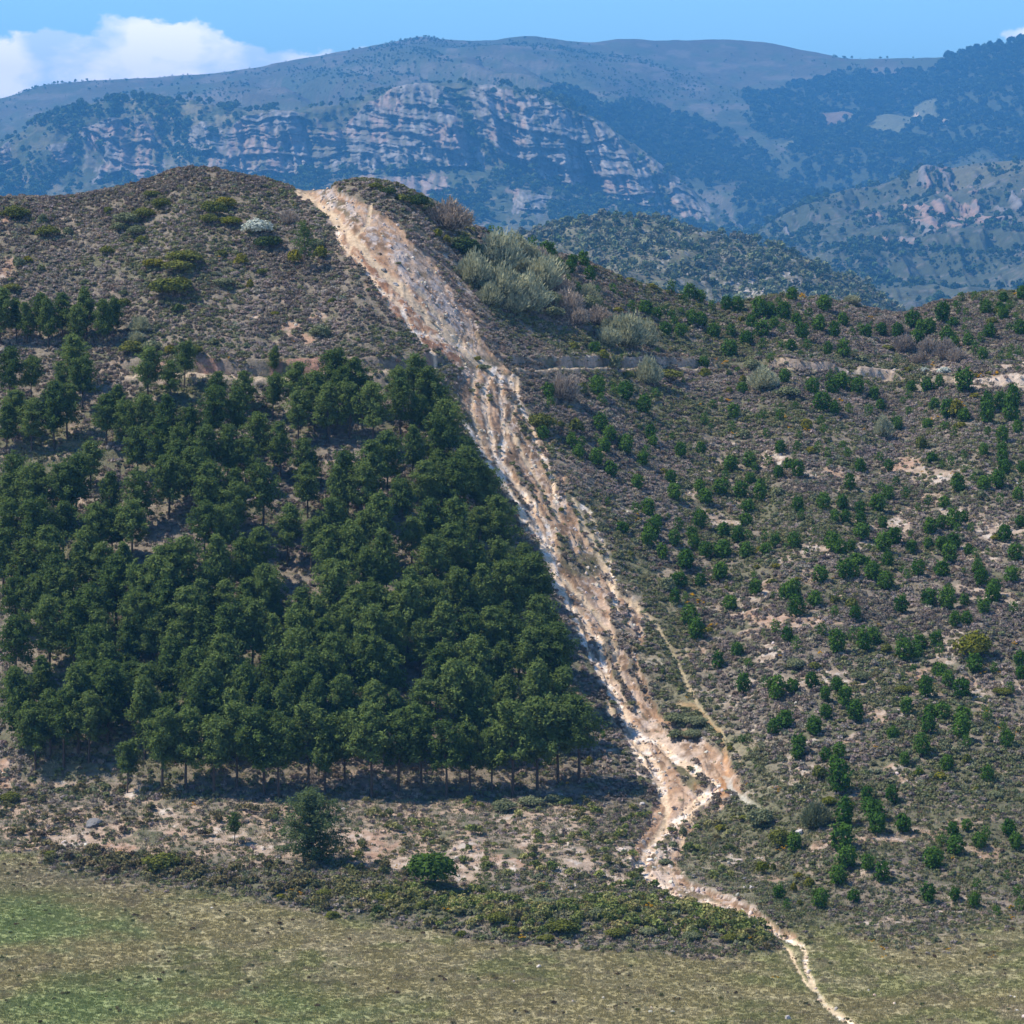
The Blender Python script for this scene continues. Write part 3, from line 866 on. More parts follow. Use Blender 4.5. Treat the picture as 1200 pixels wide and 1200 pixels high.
pinkm = sstep(.52, .60, fbm(XB / 38, ZB / 30, o=3, seed=123)) + np.exp(-(((UB - 142) / 12) ** 2 + ((PB - 162) / 20) ** 2)) + np.exp(-(((UB - 598) / 20) ** 2 + ((PB - 122) / 14) ** 2)) + np.exp(-(((UB - 318) / 22) ** 2 + ((PB - 200) / 12) ** 2))
cr = mixc(cr, (0.31, 0.20, 0.14), np.clip(pinkm, 0, 1) * .55)
cr = mixc(cr, (0.105, 0.105, 0.08), sstep(.50, .40, fbm(XB / 4.5, ZB / 22, o=4, seed=124, g=.6)) * .85)
cB = cB * (1 - rock[..., None]) + cr * rock[..., None]
shB = put('cliffs', UB, XB, DB, YB, ZB, cB, M_FAR, 'banded pale limestone cliffs on the mountain flank')
bushB = (1 - rock) * (1 - .8 * near_cl) * (PB < 420) * (UB > -120) * (UB < 1120) * (DB < 4040)

# -- C: rocky spur on the right
uC = np.concatenate([np.arange(560, 800, 10.0), np.arange(800, 1230, 1.8), np.arange(1230, 2000, 18.0)])
SKC = [(560, 420), (700, 372), (800, 325), (860, 292), (890, 270), (910, 258), (940, 240), (965, 229), (1000, 221), (1030, 217), (1060, 207), (1085, 200), (1110, 198), (1140, 192), (1200, 187), (1500, 170), (2000, 190)]
UC, XC, DC, ZC = far_sheet(uC, [(wid(uC, 430), wid(uC, 2000)), (wid(uC, 330) + np.clip(smtab(uC, SKC, 8) - 280, 0, 300), wid(uC, 2700)), (smtab(uC, SKC, 6), wid(uC, 3500))], 230, 500)
PC = HZ - F * ZC / DC
RK = [[(1000, 280), (1010, 262), (1030, 244), (1060, 238), (1088, 216), (1110, 213), (1140, 222), (1160, 240), (1215, 238), (1215, 268), (1120, 270), (1100, 284), (1040, 286)],
      [(1066, 205), (1110, 198), (1112, 210), (1080, 216)], [(900, 262), (930, 262), (950, 274), (920, 280)], [(1180, 300), (1215, 290), (1215, 330), (1190, 325)]]
wa = UC + (fbm(XC / 14, ZC / 12, o=4, seed=131, g=.6) - .5) * 60
wb = PC + (fbm(XC / 14, ZC / 12, o=4, seed=132, g=.6) - .5) * 34
rk = polymask(wa, wb, RK).astype(float) * sstep(.50, .60, fbm(XC / 8, ZC / 5, o=4, seed=133, g=.6) * .6 + .4 * fbm(XC / 20, ZC / 14, o=3, seed=141))
vis = sstep(0, 40, 3500 - DC) * 1.3
YC = DC - (1 - np.abs(2 * fbm(XC / 38, ZC / 80, o=4, seed=134) - 1) - .5) * 60 * vis - rk * 12 + (fbm(XC / 5, ZC / 5, o=3, seed=135) - .5) * 14 * vis
ZC = ZC + (fbm(XC / 70, DC / 120, o=4, seed=136) - .5) * 26 * vis + rk * 2.5
n = fbm(XC / 7, DC / 10, o=4, seed=137)
bgc = fbm(XC / 70, DC / 90, o=3, seed=138)
cC = np.zeros(DC.shape + (3,)) + np.array([0.060, 0.068, 0.034])
cC = mixc(cC, (0.050, 0.060, 0.030), sstep(.45, .58, n))
cC = mixc(cC, (0.09, 0.09, 0.05), sstep(.45, .6, bgc) * .4)
topg = sstep(1030, 1100, UC) * sstep(236, 206, PC)
cC = mixc(cC, (0.12, 0.11, 0.055), topg * .8)
cC = mixc(cC, (0.15, 0.13, 0.11), sstep(.64, .7, fbm(XC / 9, DC / 9, o=4, seed=139)) * .6)
rc = np.zeros_like(cC) + np.array([0.17, 0.155, 0.14])
rc = mixc(rc, (0.32, 0.20, 0.14), sstep(.52, .6, fbm(XC / 16, ZC / 12, o=3, seed=140)) * .7)
cC = cC * (1 - rk[..., None]) + rc * rk[..., None]
shC = put('spur', UC, XC, DC, YC, ZC, cC, M_FAR, 'rocky green spur of the mountain on the right')

# -- D: the scrubby hill between
uD = np.arange(440, 1500, 2.2)
SKD = [(440, 380), (560, 312), (600, 286), (620, 276), (660, 263), (700, 256), (740, 254), (790, 263), (850, 278), (900, 289), (950, 308), (1000, 332), (1040, 360), (1080, 388), (1200, 440), (1500, 520)]
UD, XD, DD, ZD = far_sheet(uD, [(wid(uD, 480), wid(uD, 1000)), (smtab(uD, SKD, 8), wid(uD, 1500))], 190, 300)
PD = HZ - F * ZD / DD
vis = sstep(0, 15, 1500 - DD) * 1.3
ZD = ZD + (fbm(XD / 30, DD / 45, o=4, seed=151) - .5) * 14 * vis + (fbm(XD / 5, DD / 5, o=3, seed=152) - .5) * 2.2 * vis
nD = fbm(XD / 6, DD / 7, o=4, seed=153)
bD = fbm(XD / 30, DD / 40, o=3, seed=154)
cD = np.zeros(DD.shape + (3,)) + np.array([0.125, 0.115, 0.078])
cD = mixc(cD, (0.095, 0.100, 0.055), sstep(.44, .58, nD))
cD = mixc(cD, (0.19, 0.175, 0.11), sstep(.5, .62, bD) * .6)
rkD = sstep(1.2, .5, np.hypot((UD - 885) / 50, (PD - 340) / 20) + (nD - .5) * 2.4) + sstep(.62, .68, fbm(XD / 3, DD / 3, o=4, seed=155)) * .7 * (UD > 740)
cD = mixc(cD, (0.38, 0.34, 0.30), np.clip(rkD, 0, 1) * sstep(.45, .55, fbm(XD / 1.5, DD / 1.5, o=2, seed=156)) * .9)
shD = put('hill', UD, XD, DD, DD, ZD, cD, M_MID, 'grey green scrubby hill behind the near ridge')

# -- valley floor under all of it
Vf = np.array([(-14000, -400, -235), (14000, -400, -235), (14000, 19000, -235), (-14000, 19000, -235)], float)
emit('valley_floor', Vf, np.array([[0, 1, 2, 3]]), np.zeros((4, 3)) + np.array([.11, .11, .06]), M_FAR, 'scrubby valley floor between hill and mountain')


# ------------------------------------------------------------------ plants
def leaf_tris(P, Cn, size, bias, r, longer=1.0, up=0.0):
    """one small triangle per point of P, facing away from Cn more or less"""
    n = len(P)
    d = P - Cn
    d /= np.linalg.norm(d, axis=1, keepdims=True) + 1e-6
    nr = bias * d + r.normal(size=(n, 3)) * .55
    nr[:, 2] += up
    nr /= np.linalg.norm(nr, axis=1, keepdims=True) + 1e-6
    t = np.cross(nr, r.normal(size=(n, 3)))
    t /= np.linalg.norm(t, axis=1, keepdims=True) + 1e-6
    b = np.cross(nr, t)
    s = size * (0.6 + 0.8 * r.random(n))[:, None]
    V3 = np.stack([P - t * s * .5 - b * s * .3 * longer, P + t * s * .5 - b * s * .3 * longer, P + b * s * .6 * longer], 1).reshape(-1, 3)
    return V3, np.arange(3 * n).reshape(-1, 3)


def tube(p0, p1, r0, r1, k=5):
    p0, p1 = np.array(p0, float), np.array(p1, float)
    d = p1 - p0
    d /= np.linalg.norm(d)
    a = np.cross(d, [0.3, 0.9, 0.2])
    a /= np.linalg.norm(a)
    b = np.cross(d, a)
    an = np.arange(k) * 2 * math.pi / k
    ring = np.cos(an)[:, None] * a + np.sin(an)[:, None] * b
    Vt = np.concatenate([p0 + ring * r0, p1 + ring * r1])
    Ft = []
    for i in range(k):
        j = (i + 1) % k
        Ft += [(i, j, k + j), (i, k + j, k + i)]
    return Vt, np.array(Ft)


def merge(parts):
    Vs, Fs, o = [], [], 0
    for v, f in parts:
        Vs.append(v)
        Fs.append(f + o)
        o += len(v)
    return np.concatenate(Vs), np.concatenate(Fs)


def make_pine(seed, H=8.0, R=2.7, cb=0.26, open_=0.0, nb=58, cone=.3):
    """trunk with limbs, and a crown of needle sprays carried by the limbs"""
    r = np.random.default_rng(seed)
    lean = r.normal(size=2) * 0.25
    axis = lambda t: np.array([lean[0] * t * t + .12 * math.sin(5 * t + seed), lean[1] * t * t, H * t])
    wood = [tube(axis(i / 6) - np.array([0, 0, .5 if i == 0 else 0]), axis((i + 1) / 6), .17 * (1 - i / 6.6), .17 * (1 - (i + 1) / 6.6), 6) for i in range(6)]
    tip, cen = [], []
    for k in range(nb):
        t = cb + (1 - cb) * ((k + r.random()) / nb) ** .9 * .97
        s = (t - cb) / (1 - cb)
        rnd = (0.30 + 0.70 * math.sin(math.pi * min(1, (s + .16) * .62 + .12)) ** .9) * (1 - s ** 3.0 * .82)
        con = (.25 + .75 * min(1, s * 5)) * (1.05 - s) ** .75
        L = R * (rnd * (1 - cone) + con * cone) * (.55 + .75 * r.random())
        az = k * 2.399 + r.normal() * .5
        el = math.radians(8 + 42 * s + r.normal() * 10)
        p0 = axis(t)
        dr = np.array([math.cos(az) * math.cos(el), math.sin(az) * math.cos(el), math.sin(el)])
        p1 = p0 + dr * L
        if k % 2 == 0:
            wood.append(tube(p0, p0 + dr * L * .8, .045, .015, 3))
        m = 2 + int(L > 1.1) + int(L > 1.8)
        for q in range(m):
            f = 1.0 - .24 * q
            cpt = p0 + dr * L * f + r.normal(size=3) * .16
            nn = int(36 * (1 - open_))
            e = r.normal(size=(nn, 3)) * np.array([.25, .25, .19]) * (0.8 + .25 * L / R)
            e[:, 2] += .1
            tip.append(cpt + e)
            cen.append(np.repeat((cpt - np.array([0, 0, .35]) - dr * .25)[None], nn, 0))
    P = np.concatenate(tip)
    Cc = np.concatenate(cen)
    crown = leaf_tris(P, Cc, .175, .75, r, 2.0, .15)
    return merge(wood), crown


def make_dome(seed, w=1.0, h=0.8, lobes=7, n=420, size=.16, bias=.9, bottom=0.0, lift=0.0):
    """rounded bush of several lobes, about w wide and h high"""
    r = np.random.default_rng(seed)
    P, Cc = [], []
    for k in range(lobes):
        az = k * 2.4 + r.random()
        rr = w * .5 * (0.55 * math.sqrt(k / lobes))
        rad = w * .5 * (.50 + .16 * r.random()) * (1.15 if k == 0 else 1)
        c = np.array([rr * math.cos(az), rr * math.sin(az), lift + h * (.42 + .26 * r.random() - .12 * (k / lobes))])
        m = n // lobes
        d = r.normal(size=(m, 3))
        d /= np.linalg.norm(d, axis=1, keepdims=True)
        d[:, 2] = np.abs(d[:, 2]) * 1.0 - .35 * (r.random(m) < .45)
        rr2 = rad * (.72 + .34 * r.random(m))[:, None]
        p = c + d * rr2 * np.array([1, 1, min(1.1, h / w * 1.05)])
        p[:, 2] = np.maximum(p[:, 2], bottom)
        P.append(p)
        Cc.append(np.repeat(c[None], m, 0))
    return leaf_tris(np.concatenate(P), np.concatenate(Cc), size, bias, r, 1.1)


def make_twiggy(seed, w=1.0, h=.9, n=900, twig=.10):
    """leafless or budding shrub: twigs fanning up and out from the base"""
    r = np.random.default_rng(seed)
    az = r.random(n) * 2 * math.pi
    q = r.random(n) ** .55
    el = np.arccos(np.clip(q * .97, 0, 1)) * .9 + .12
    lob = 1 + .16 * np.sin(3 * az + seed) + .10 * np.sin(7 * az + 2 * seed) + .08 * np.sin(6 * el + seed)
    d = np.stack([np.cos(az) * np.cos(el) * w * .5, np.sin(az) * np.cos(el) * w * .5, np.sin(el) * h], 1) * lob[:, None]
    f = (.35 + .65 * r.random(n) ** .6)[:, None]
    mid = d * f + r.normal(size=(n, 3)) * .02 * w
    dirn = d / (np.linalg.norm(d, axis=1, keepdims=True) + 1e-6) + r.normal(size=(n, 3)) * .25
    dirn[:, 2] += .35
    dirn /= np.linalg.norm(dirn, axis=1, keepdims=True)
    side = np.cross(dirn, r.normal(size=(n, 3)))
    side /= np.linalg.norm(side, axis=1, keepdims=True)
    L = twig * (.6 + .9 * r.random(n))[:, None]
    wd = L * .16
    V3 = np.stack([mid - side * wd, mid + side * wd, mid + dirn * L], 1).reshape(-1, 3)
    V3[:, 2] = np.maximum(V3[:, 2], -.02)
    return V3, np.arange(3 * n).reshape(-1, 3)


def make_young(seed, n=780):
    """young pine about 1 m wide, 1.1 m high: shaggy upright round crown on a short stem"""
    r = np.random.default_rng(seed)
    P, Cc = [], []
    nb = 34
    tall = 1.0 + .25 * r.random()
    for k in range(nb):
        s = (k + .5) / nb
        R = .5 * (math.sin(math.pi * (.17 + .73 * s)) ** .75) * (.8 + .4 * r.random())
        az = k * 2.399 + r.normal() * .3
        c = np.array([math.cos(az) * R * .72, math.sin(az) * R * .72, (.16 + .86 * s) * tall])
        m = n // nb
        e = r.normal(size=(m, 3)) * np.array([.085, .085, .08])
        P.append(c + e)
        Cc.append(np.repeat(np.array([[0, 0, c[2] - .12]]), m, 0))
    v, f = leaf_tris(np.concatenate(P), np.concatenate(Cc), .105, .9, r, 1.4, .15)
    st = tube((0, 0, -.2), (0, 0, .5), .045, .03, 5)
    return (v, f), st


def two(name, a, b, ma, mb):
    v, f = merge([a, b])
    idx = np.concatenate([np.zeros(len(a[1]), int), np.ones(len(b[1]), int)])
    return mesh_np(name, v, f, (ma, mb), idx)


ORD = ['first', 'second', 'third', 'fourth', 'fifth', 'sixth', 'seventh', 'eighth', 'ninth', 'tenth', 'eleventh', 'twelfth', 'thirteenth', 'fourteenth',
       'fifteenth', 'sixteenth', 'seventeenth', 'eighteenth', 'nineteenth', 'twentieth', 'twenty-first', 'twenty-second', 'twenty-third', 'twenty-fourth', 'twenty-fifth',
       'twenty-sixth', 'twenty-seventh', 'twenty-eighth', 'twenty-ninth', 'thirtieth'] + ['thirty-' + w for w in ('first', 'second', 'third', 'fourth', 'fifth', 'sixth', 'seventh', 'eighth', 'ninth')]

# ---- plantation pines: rows as (x, row of the base) with height in metres
pine_meshes = []
for k in range(9):
    (tv, tf), (cv, cf) = make_pine(100 + k, H=8.0, R=(2.2, 2.5, 1.95, 2.35, 2.1, 2.45, 2.0, 2.3, 2.35)[k], cone=(.1, .5, .9, .2, .0, .4, .8, .3, .6)[k], cb=(.30, .34, .26, .36, .42, .28, .30, .38, .24)[k], nb=(60, 56, 66, 58, 52, 62, 64, 56, 60)[k])
    pine_meshes.append((mesh_np('pine_trunk', tv, tf, (M_BARK,)), mesh_np('pine_crown', cv, cf, (M_PINE,))))
(tv, tf), (cv, cf) = make_pine(150, H=8.0, R=2.4, cb=.34, open_=.5, nb=34)
pine_open = (mesh_np('pine_trunk_open', tv, tf, (M_BARK,)), mesh_np('pine_crown_open', cv, cf, (M_PINE,)))

(tv, tf), (cv, cf) = make_pine(160, H=8.0, R=5.0, cb=.03, nb=130, cone=.15, open_=.15)
pine_low = (mesh_np('pine_trunk_low', tv, tf, (M_BARK,)), mesh_np('pine_crown_low', cv, cf, (M_BLUEP,)))

ROWS = [  # name of the row, base rows (x, y) along it, tree height m
    ('clump', 'in the clump on the open upper slope', [(2, 405), (18, 400), (32, 404), (50, 400), (60, 408), (76, 400), (90, 406), (104, 398), (120, 402), (132, 396)], 6.2),
    ('top', 'in the plantation, top row', [(8, 478), (36, 472), (72, 474), (96, 482), (150, 478), (176, 476), (200, 472), (222, 482), (256, 486), (292, 486), (322, 496), (350, 494), (376, 490), (404, 494), (430, 500), (462, 484), (486, 478), (508, 470), (524, 496)], 6.6),
    ('second', 'in the plantation, second row from top', [(6, 530), (38, 534), (66, 528), (92, 530), (122, 524), (146, 534), (172, 530), (196, 534), (222, 530), (248, 528), (276, 522), (330, 524), (352, 518), (384, 520), (412, 512), (438, 520), (466, 514), (492, 518), (514, 512), (538, 522)], 7.2),
    ('third', 'in the plantation, third row from top', [(108, 574), (160, 566), (186, 566), (214, 568), (240, 574), (264, 569), (290, 572), (310, 568), (330, 566), (352, 574), (454, 582), (486, 566), (514, 560), (548, 562), (566, 578)], 7.2),
    ('fourth', 'in the plantation, fourth row from top', [(8, 622), (34, 626), (78, 624), (96, 606), (132, 618), (168, 624), (196, 606), (226, 602), (250, 622), (278, 620), (306, 622), (330, 618), (362, 604), (396, 622), (424, 616), (446, 628), (474, 622), (502, 612), (530, 622), (556, 606), (582, 616), (602, 610)], 7.4),
    ('fifth', 'in the plantation, fifth row from top', [(14, 664), (44, 668), (72, 660), (104, 668), (128, 662), (156, 664), (236, 660), (262, 664), (340, 662), (366, 668), (392, 662), (422, 670), (450, 664), (480, 668), (506, 660), (534, 668), (560, 662), (586, 668), (612, 656), (630, 650)], 7.5),
    ('sixth', 'in the plantation, sixth row from top', [(4, 702), (30, 706), (60, 700), (90, 708), (118, 702), (146, 706), (196, 726), (216, 722), (252, 716), (286, 704), (352, 706), (384, 708), (414, 704), (428, 716), (448, 714), (478, 704), (504, 710), (532, 704), (560, 708), (588, 704), (614, 700), (640, 692)], 7.6),
    ('seventh', 'in the plantation, seventh row from top', [(16, 746), (46, 750), (76, 744), (106, 750), (134, 746), (162, 750), (186, 744), (234, 752), (262, 748), (292, 752), (318, 746), (356, 764), (372, 770), (396, 750), (420, 776), (448, 768), (478, 750), (508, 752), (536, 748), (562, 752), (592, 748), (618, 744), (646, 738), (664, 726)], 7.7),
    ('eighth', 'in the plantation, eighth row from top', [(20, 800), (56, 792), (88, 796), (120, 790), (150, 796), (178, 792), (206, 798), (238, 792), (266, 796), (296, 790), (322, 798), (350, 802), (380, 796), (408, 792), (436, 798), (464, 794), (492, 798), (520, 792), (550, 796), (578, 792), (606, 796), (634, 788), (660, 780), (680, 772)], 7.9),
    ('ninth', 'in the plantation, ninth row from top', [(22, 852), (46, 842), (96, 846), (126, 838), (156, 844), (172, 850), (198, 846), (226, 848), (262, 838), (290, 842), (318, 846), (344, 838), (366, 852), (394, 840), (424, 842), (452, 836), (512, 838), (524, 836), (556, 836), (590, 834), (622, 832), (650, 828), (676, 822), (692, 812)], 8.0),
    ('tenth', 'in the plantation, second row from bottom', [(26, 880), (58, 884), (92, 880), (128, 872), (170, 886), (204, 890), (238, 884), (272, 888), (304, 882), (336, 886), (368, 884), (402, 880), (434, 884), (468, 880), (498, 884), (530, 878), (562, 882), (594, 876), (626, 878), (656, 872), (682, 866)], 8.2),
    ('foot', 'in the plantation, bottom row', [(40, 908), (76, 902), (104, 896), (152, 928), (192, 932), (220, 926), (252, 932), (276, 926), (306, 930), (330, 934), (358, 928), (384, 930), (404, 926), (438, 932), (466, 928), (496, 930), (524, 934), (552, 930), (574, 928), (602, 932), (630, 928), (654, 918), (690, 916)], 8.6),
]


def add_tree(name, px, py, H, meshes, rot, label, cat, group):
    P = locate(px, py)
    r = bpy.data.objects.new(name, None)
    COL.objects.link(r)
    r.location = P
    r.rotation_euler = (0, 0, rot)
    s = H / 8.0
    r.scale = (s * (.92 + .16 * random.random()), s * (.92 + .16 * random.random()), s)
    r.empty_display_size = .5
    r['label'], r['category'] = label, cat
    if group:
        r['group'] = group
    for nm, me in (('trunk', meshes[0]), ('crown', meshes[1])):
        o = bpy.data.objects.new(nm, me)
        COL.objects.link(o)
        o.parent = r
    return r


taken = []
kk = 0
for key, phrase, pts, H in ROWS:
    stand = []
    for (px, py) in sorted(pts):
        if len(stand) > 1 and key not in ('clump', 'foot') and rng.random() < (.07 if key in ('top', 'second', 'third', 'fourth') else .03):
            continue
        edge = np.interp(py - 42, [400, 440, 480, 520, 560, 600, 640, 680, 720, 760, 800, 840, 880], [505, 522, 543, 563, 590, 618, 638, 654, 668, 684, 691, 698, 700]) - (24 + 7 * (560 < py < 900))
        if px > edge + 26:
            continue
        px = float(min(px, edge))
        if stand and px - stand[-1][2] < 10:
            continue
        stand.append((px + random.uniform(-3, 3), py + random.uniform(-3, 3), px))
        if key not in ('clump', 'foot') and rng.random() < (.42 if key in ('top', 'second', 'fourth') else .2) and px < edge - 16:
            stand.append((px + 14 + random.uniform(-3, 3), py - 16 + random.uniform(-5, 5), px + 14))
    stand.sort()
    for q, (jx, jy, px) in enumerate(stand):
        kk += 1
        hh = H * random.uniform(.78, 1.13)
        sz = 'tall' if hh > H * 1.04 else ('short' if hh < H * .9 else 'middling')
        if (key, px) == ('foot', 152.0):
            hh = H * .62
            sz = 'small blue green'
        add_tree('pine_tree', jx, jy, hh, pine_meshes[(kk * 5 + q) % 9], random.uniform(0, 6.28),
                 f'{sz} pine {phrase}, {ORD[q]} tree from left', 'pine tree', 'pines of the plantation')
        taken.append((jx, jy, 26))
# single pines that stand alone
for (px, py, H, me, lb) in ((357, 318, 6.4, pine_open, 'sparse open pine standing alone below the summit beside the scar'),
                            (321, 440, 3.6, pine_meshes[2], 'small conical pine alone on the cut bank of the path'),
                            (406, 462, 3.0, pine_meshes[4], 'short round pine just below the path left of the scar'),
                            (366, 1012, 6.3, pine_low, 'wide loose blue green pine standing before the plantation above the meadow bank'),
                            (275, 990, 3.0, pine_meshes[4], 'thin young pine on bare ground above the meadow bank'),
                            (366, 572, 4.2, pine_meshes[6], 'lone pine on a bare gap in the middle of the plantation')):
    add_tree('pine_tree', px, py, H, me, random.uniform(0, 6.28), lb, 'pine tree', None)

# ---- young pines and broom bushes of the right hand slope: x, y of the crown's middle, width in pixels
YP = """642,297,20 643,312,13 655,312,12 667,316,13 671,307,12 684,307,14 691,325,13 666,329,8 677,338,9 699,341,9 718,340,11 787,338,11 798,349,8
740,363,11 757,363,16 770,370,12 779,365,9 787,371,11 798,366,8 698,364,13 780,388,14 790,380,9 797,390,12 697,409,12 643,461,14 645,473,11 700,455,22 720,460,10 704,470,10
733,463,16 768,463,11 755,477,18 808,345,14 802,352,8 820,349,14 834,360,10 851,358,14 864,360,15 890,366,20 903,365,16 880,380,12 810,375,14 822,378,14 803,386,9 837,390,14
857,390,12 893,388,18 875,398,16 894,406,11 907,381,12 919,368,16 934,377,12 940,392,15 917,389,10 916,405,9 927,407,12 946,406,11 928,348,12 912,354,8 966,358,16 948,370,11
960,382,18 978,390,14 988,377,13 999,392,8 970,411,12 989,412,16 855,410,20 902,420,9 825,426,12 870,457,12 919,444,12 952,456,16 972,444,10 986,448,18 975,456,14 998,452,8
860,486,13 825,494,11 895,488,10 914,490,11 932,477,8 835,475,9 858,502,9 898,509,9 963,475,18 978,480,14 995,482,10 962,495,9 966,505,9 937,511,8
1008,386,8 1015,390,14 1033,388,13 1052,392,14 1070,378,20 1079,388,14 1089,386,16 1075,398,16 1105,370,18 1117,379,12 1122,362,10 1132,368,8 1142,350,9 1127,350,8 1176,350,12
1155,363,14 1172,362,12 1176,371,12 1190,372,8 1183,359,9 1197,346,12 1183,386,10 1196,388,14 1133,394,8 1135,401,12 1110,396,16 1118,405,12 1143,411,11 1152,417,12 1173,420,8
1185,413,9 1195,414,9 1183,420,9 1160,390,15 1150,397,10 1087,453,16 1101,450,12 1130,452,22 1068,455,12 1065,466,9 1005,455,16 1024,463,14 1032,477,12 1018,484,11 1065,483,9
1095,476,13 1114,474,9 1110,483,16 1130,488,13 1157,475,15 1157,490,16 1172,476,13 1188,470,17 1185,488,18 1193,503,13 1175,512,14 1087,498,12 1107,502,11 1118,509,9 1051,499,14
1157,509,9 636,509,14 704,498,16 714,511,16 670,520,14 682,519,10 678,532,13 708,525,14 699,539,17 733,525,16 715,553,15 762,511,14 765,519,12 757,532,11 753,541,13 747,567,15
786,562,12 790,579,16 798,531,14 759,598,17 745,599,11 770,613,12 821,528,12 856,545,16 850,561,11 878,541,14 884,549,10 901,543,11 912,555,13 924,546,12 935,553,16 914,527,12
935,525,11 879,562,13 820,572,14 845,573,16 868,576,19 891,570,12 891,581,15 827,584,16 877,595,14 874,611,14 935,594,14 939,606,10 965,590,15 987,591,14 978,607,12 996,568,14 959,528,11
970,533,9 972,545,8 987,523,9 993,533,9 991,608,12 820,612,16 848,625,14 811,626,12 813,638,14 865,630,14 877,629,11 896,630,9 909,636,13 931,636,15 827,647,16 847,645,22
874,647,16 898,645,14 975,638,18 985,645,14 997,642,12 804,660,16 845,673,16 821,682,13 962,675,18 990,672,18 885,692,14 930,692,15 920,697,14 802,684,10
1031,538,11 1042,547,13 1008,549,13 1050,567,9 1033,574,10 1041,581,14 1029,592,20 1061,581,11 1088,590,11 1107,591,13 1123,570,15 1092,538,12 1115,543,9 1130,534,9 1153,530,12
1174,528,12 1175,539,14 1177,550,14 1141,562,10 1153,569,14 1170,565,18 1172,587,10 1193,582,12 1197,550,12 1130,552,8 1160,562,8 1008,597,12 1009,611,13 1010,626,16 1035,615,12
1076,597,8 1090,619,18 1103,615,12 1117,612,18 1129,609,12 1122,620,10 1137,621,9 1035,640,19 1048,632,18 1040,659,14 1068,643,12 1088,638,12 1104,640,14 1118,637,15 1113,653,18
1135,645,12 1144,652,10 1196,613,12 1177,628,16 1004,658,16 1000,674,14 1022,673,18 1038,683,18 1014,660,12 1076,670,14 1063,676,9 1104,670,18 1146,668,14 1150,680,16 1190,650,18
1185,677,18 1165,693,16 760,602,12 729,620,14 765,622,18 760,633,17 790,633,15 795,617,12 776,650,13 803,661,17 795,682,17 791,702,13 843,674,14 856,709,15 808,725,20 816,741,22
864,763,15 842,777,15 877,779,10 925,697,15 933,714,20 955,705,15 978,718,11 1002,722,13 909,738,12 923,746,14 933,758,12 963,741,12 981,757,22 999,747,12 1011,742,12 1012,755,18
871,804,20 897,803,11 910,811,22 928,806,14 951,801,13 967,815,14 981,805,13 990,821,18 1003,836,22 968,836,15 920,846,18 908,854,16 954,854,15 1023,750,15 1056,711,17 1088,703,18
1110,706,18 1130,705,13 1112,696,12 1153,715,14 1163,700,18 1188,714,12 1119,729,14 1133,727,13 1097,752,14 1078,756,16 1060,766,20 1075,768,13 1055,752,12 1101,764,12 1101,788,17
1111,801,15 1127,811,18 1085,810,18 1143,781,18 1165,785,11 1183,808,12 1196,773,16 1197,790,14 1062,829,16 1090,837,16 1104,836,18 1128,838,17 1157,842,12 1088,852,18 1046,860,14
1127,857,22 936,874,20 934,884,15 955,856,14 984,881,16 968,886,14 978,895,14 984,917,30 1025,952,22 1028,968,22 1045,935,16 1058,968,18 1016,932,15 1017,945,15 1080,877,20
1060,891,13 1077,905,10 1110,897,16 1132,872,12 1180,869,15 1157,910,16 913,1048,14 922,1062,11 961,1057,17 990,960,22 986,985,26 992,1008,24 982,1030,18 931,990,20 1117,974,13
1133,968,13 1104,986,12 1120,994,20 1148,986,18 1155,978,12 1182,972,18 1190,988,16 1093,1008,24 1034,1025,18 1088,1050,18 1119,1050,13 1142,1057,15 1145,1037,11 1168,1070,9
1180,1028,9 1192,1046,12 1195,1064,12 1000,1052,13 1017,1014,16 576,272,10 586,275,10 597,282,9 608,288,13 624,289,12 505,1016,0"""
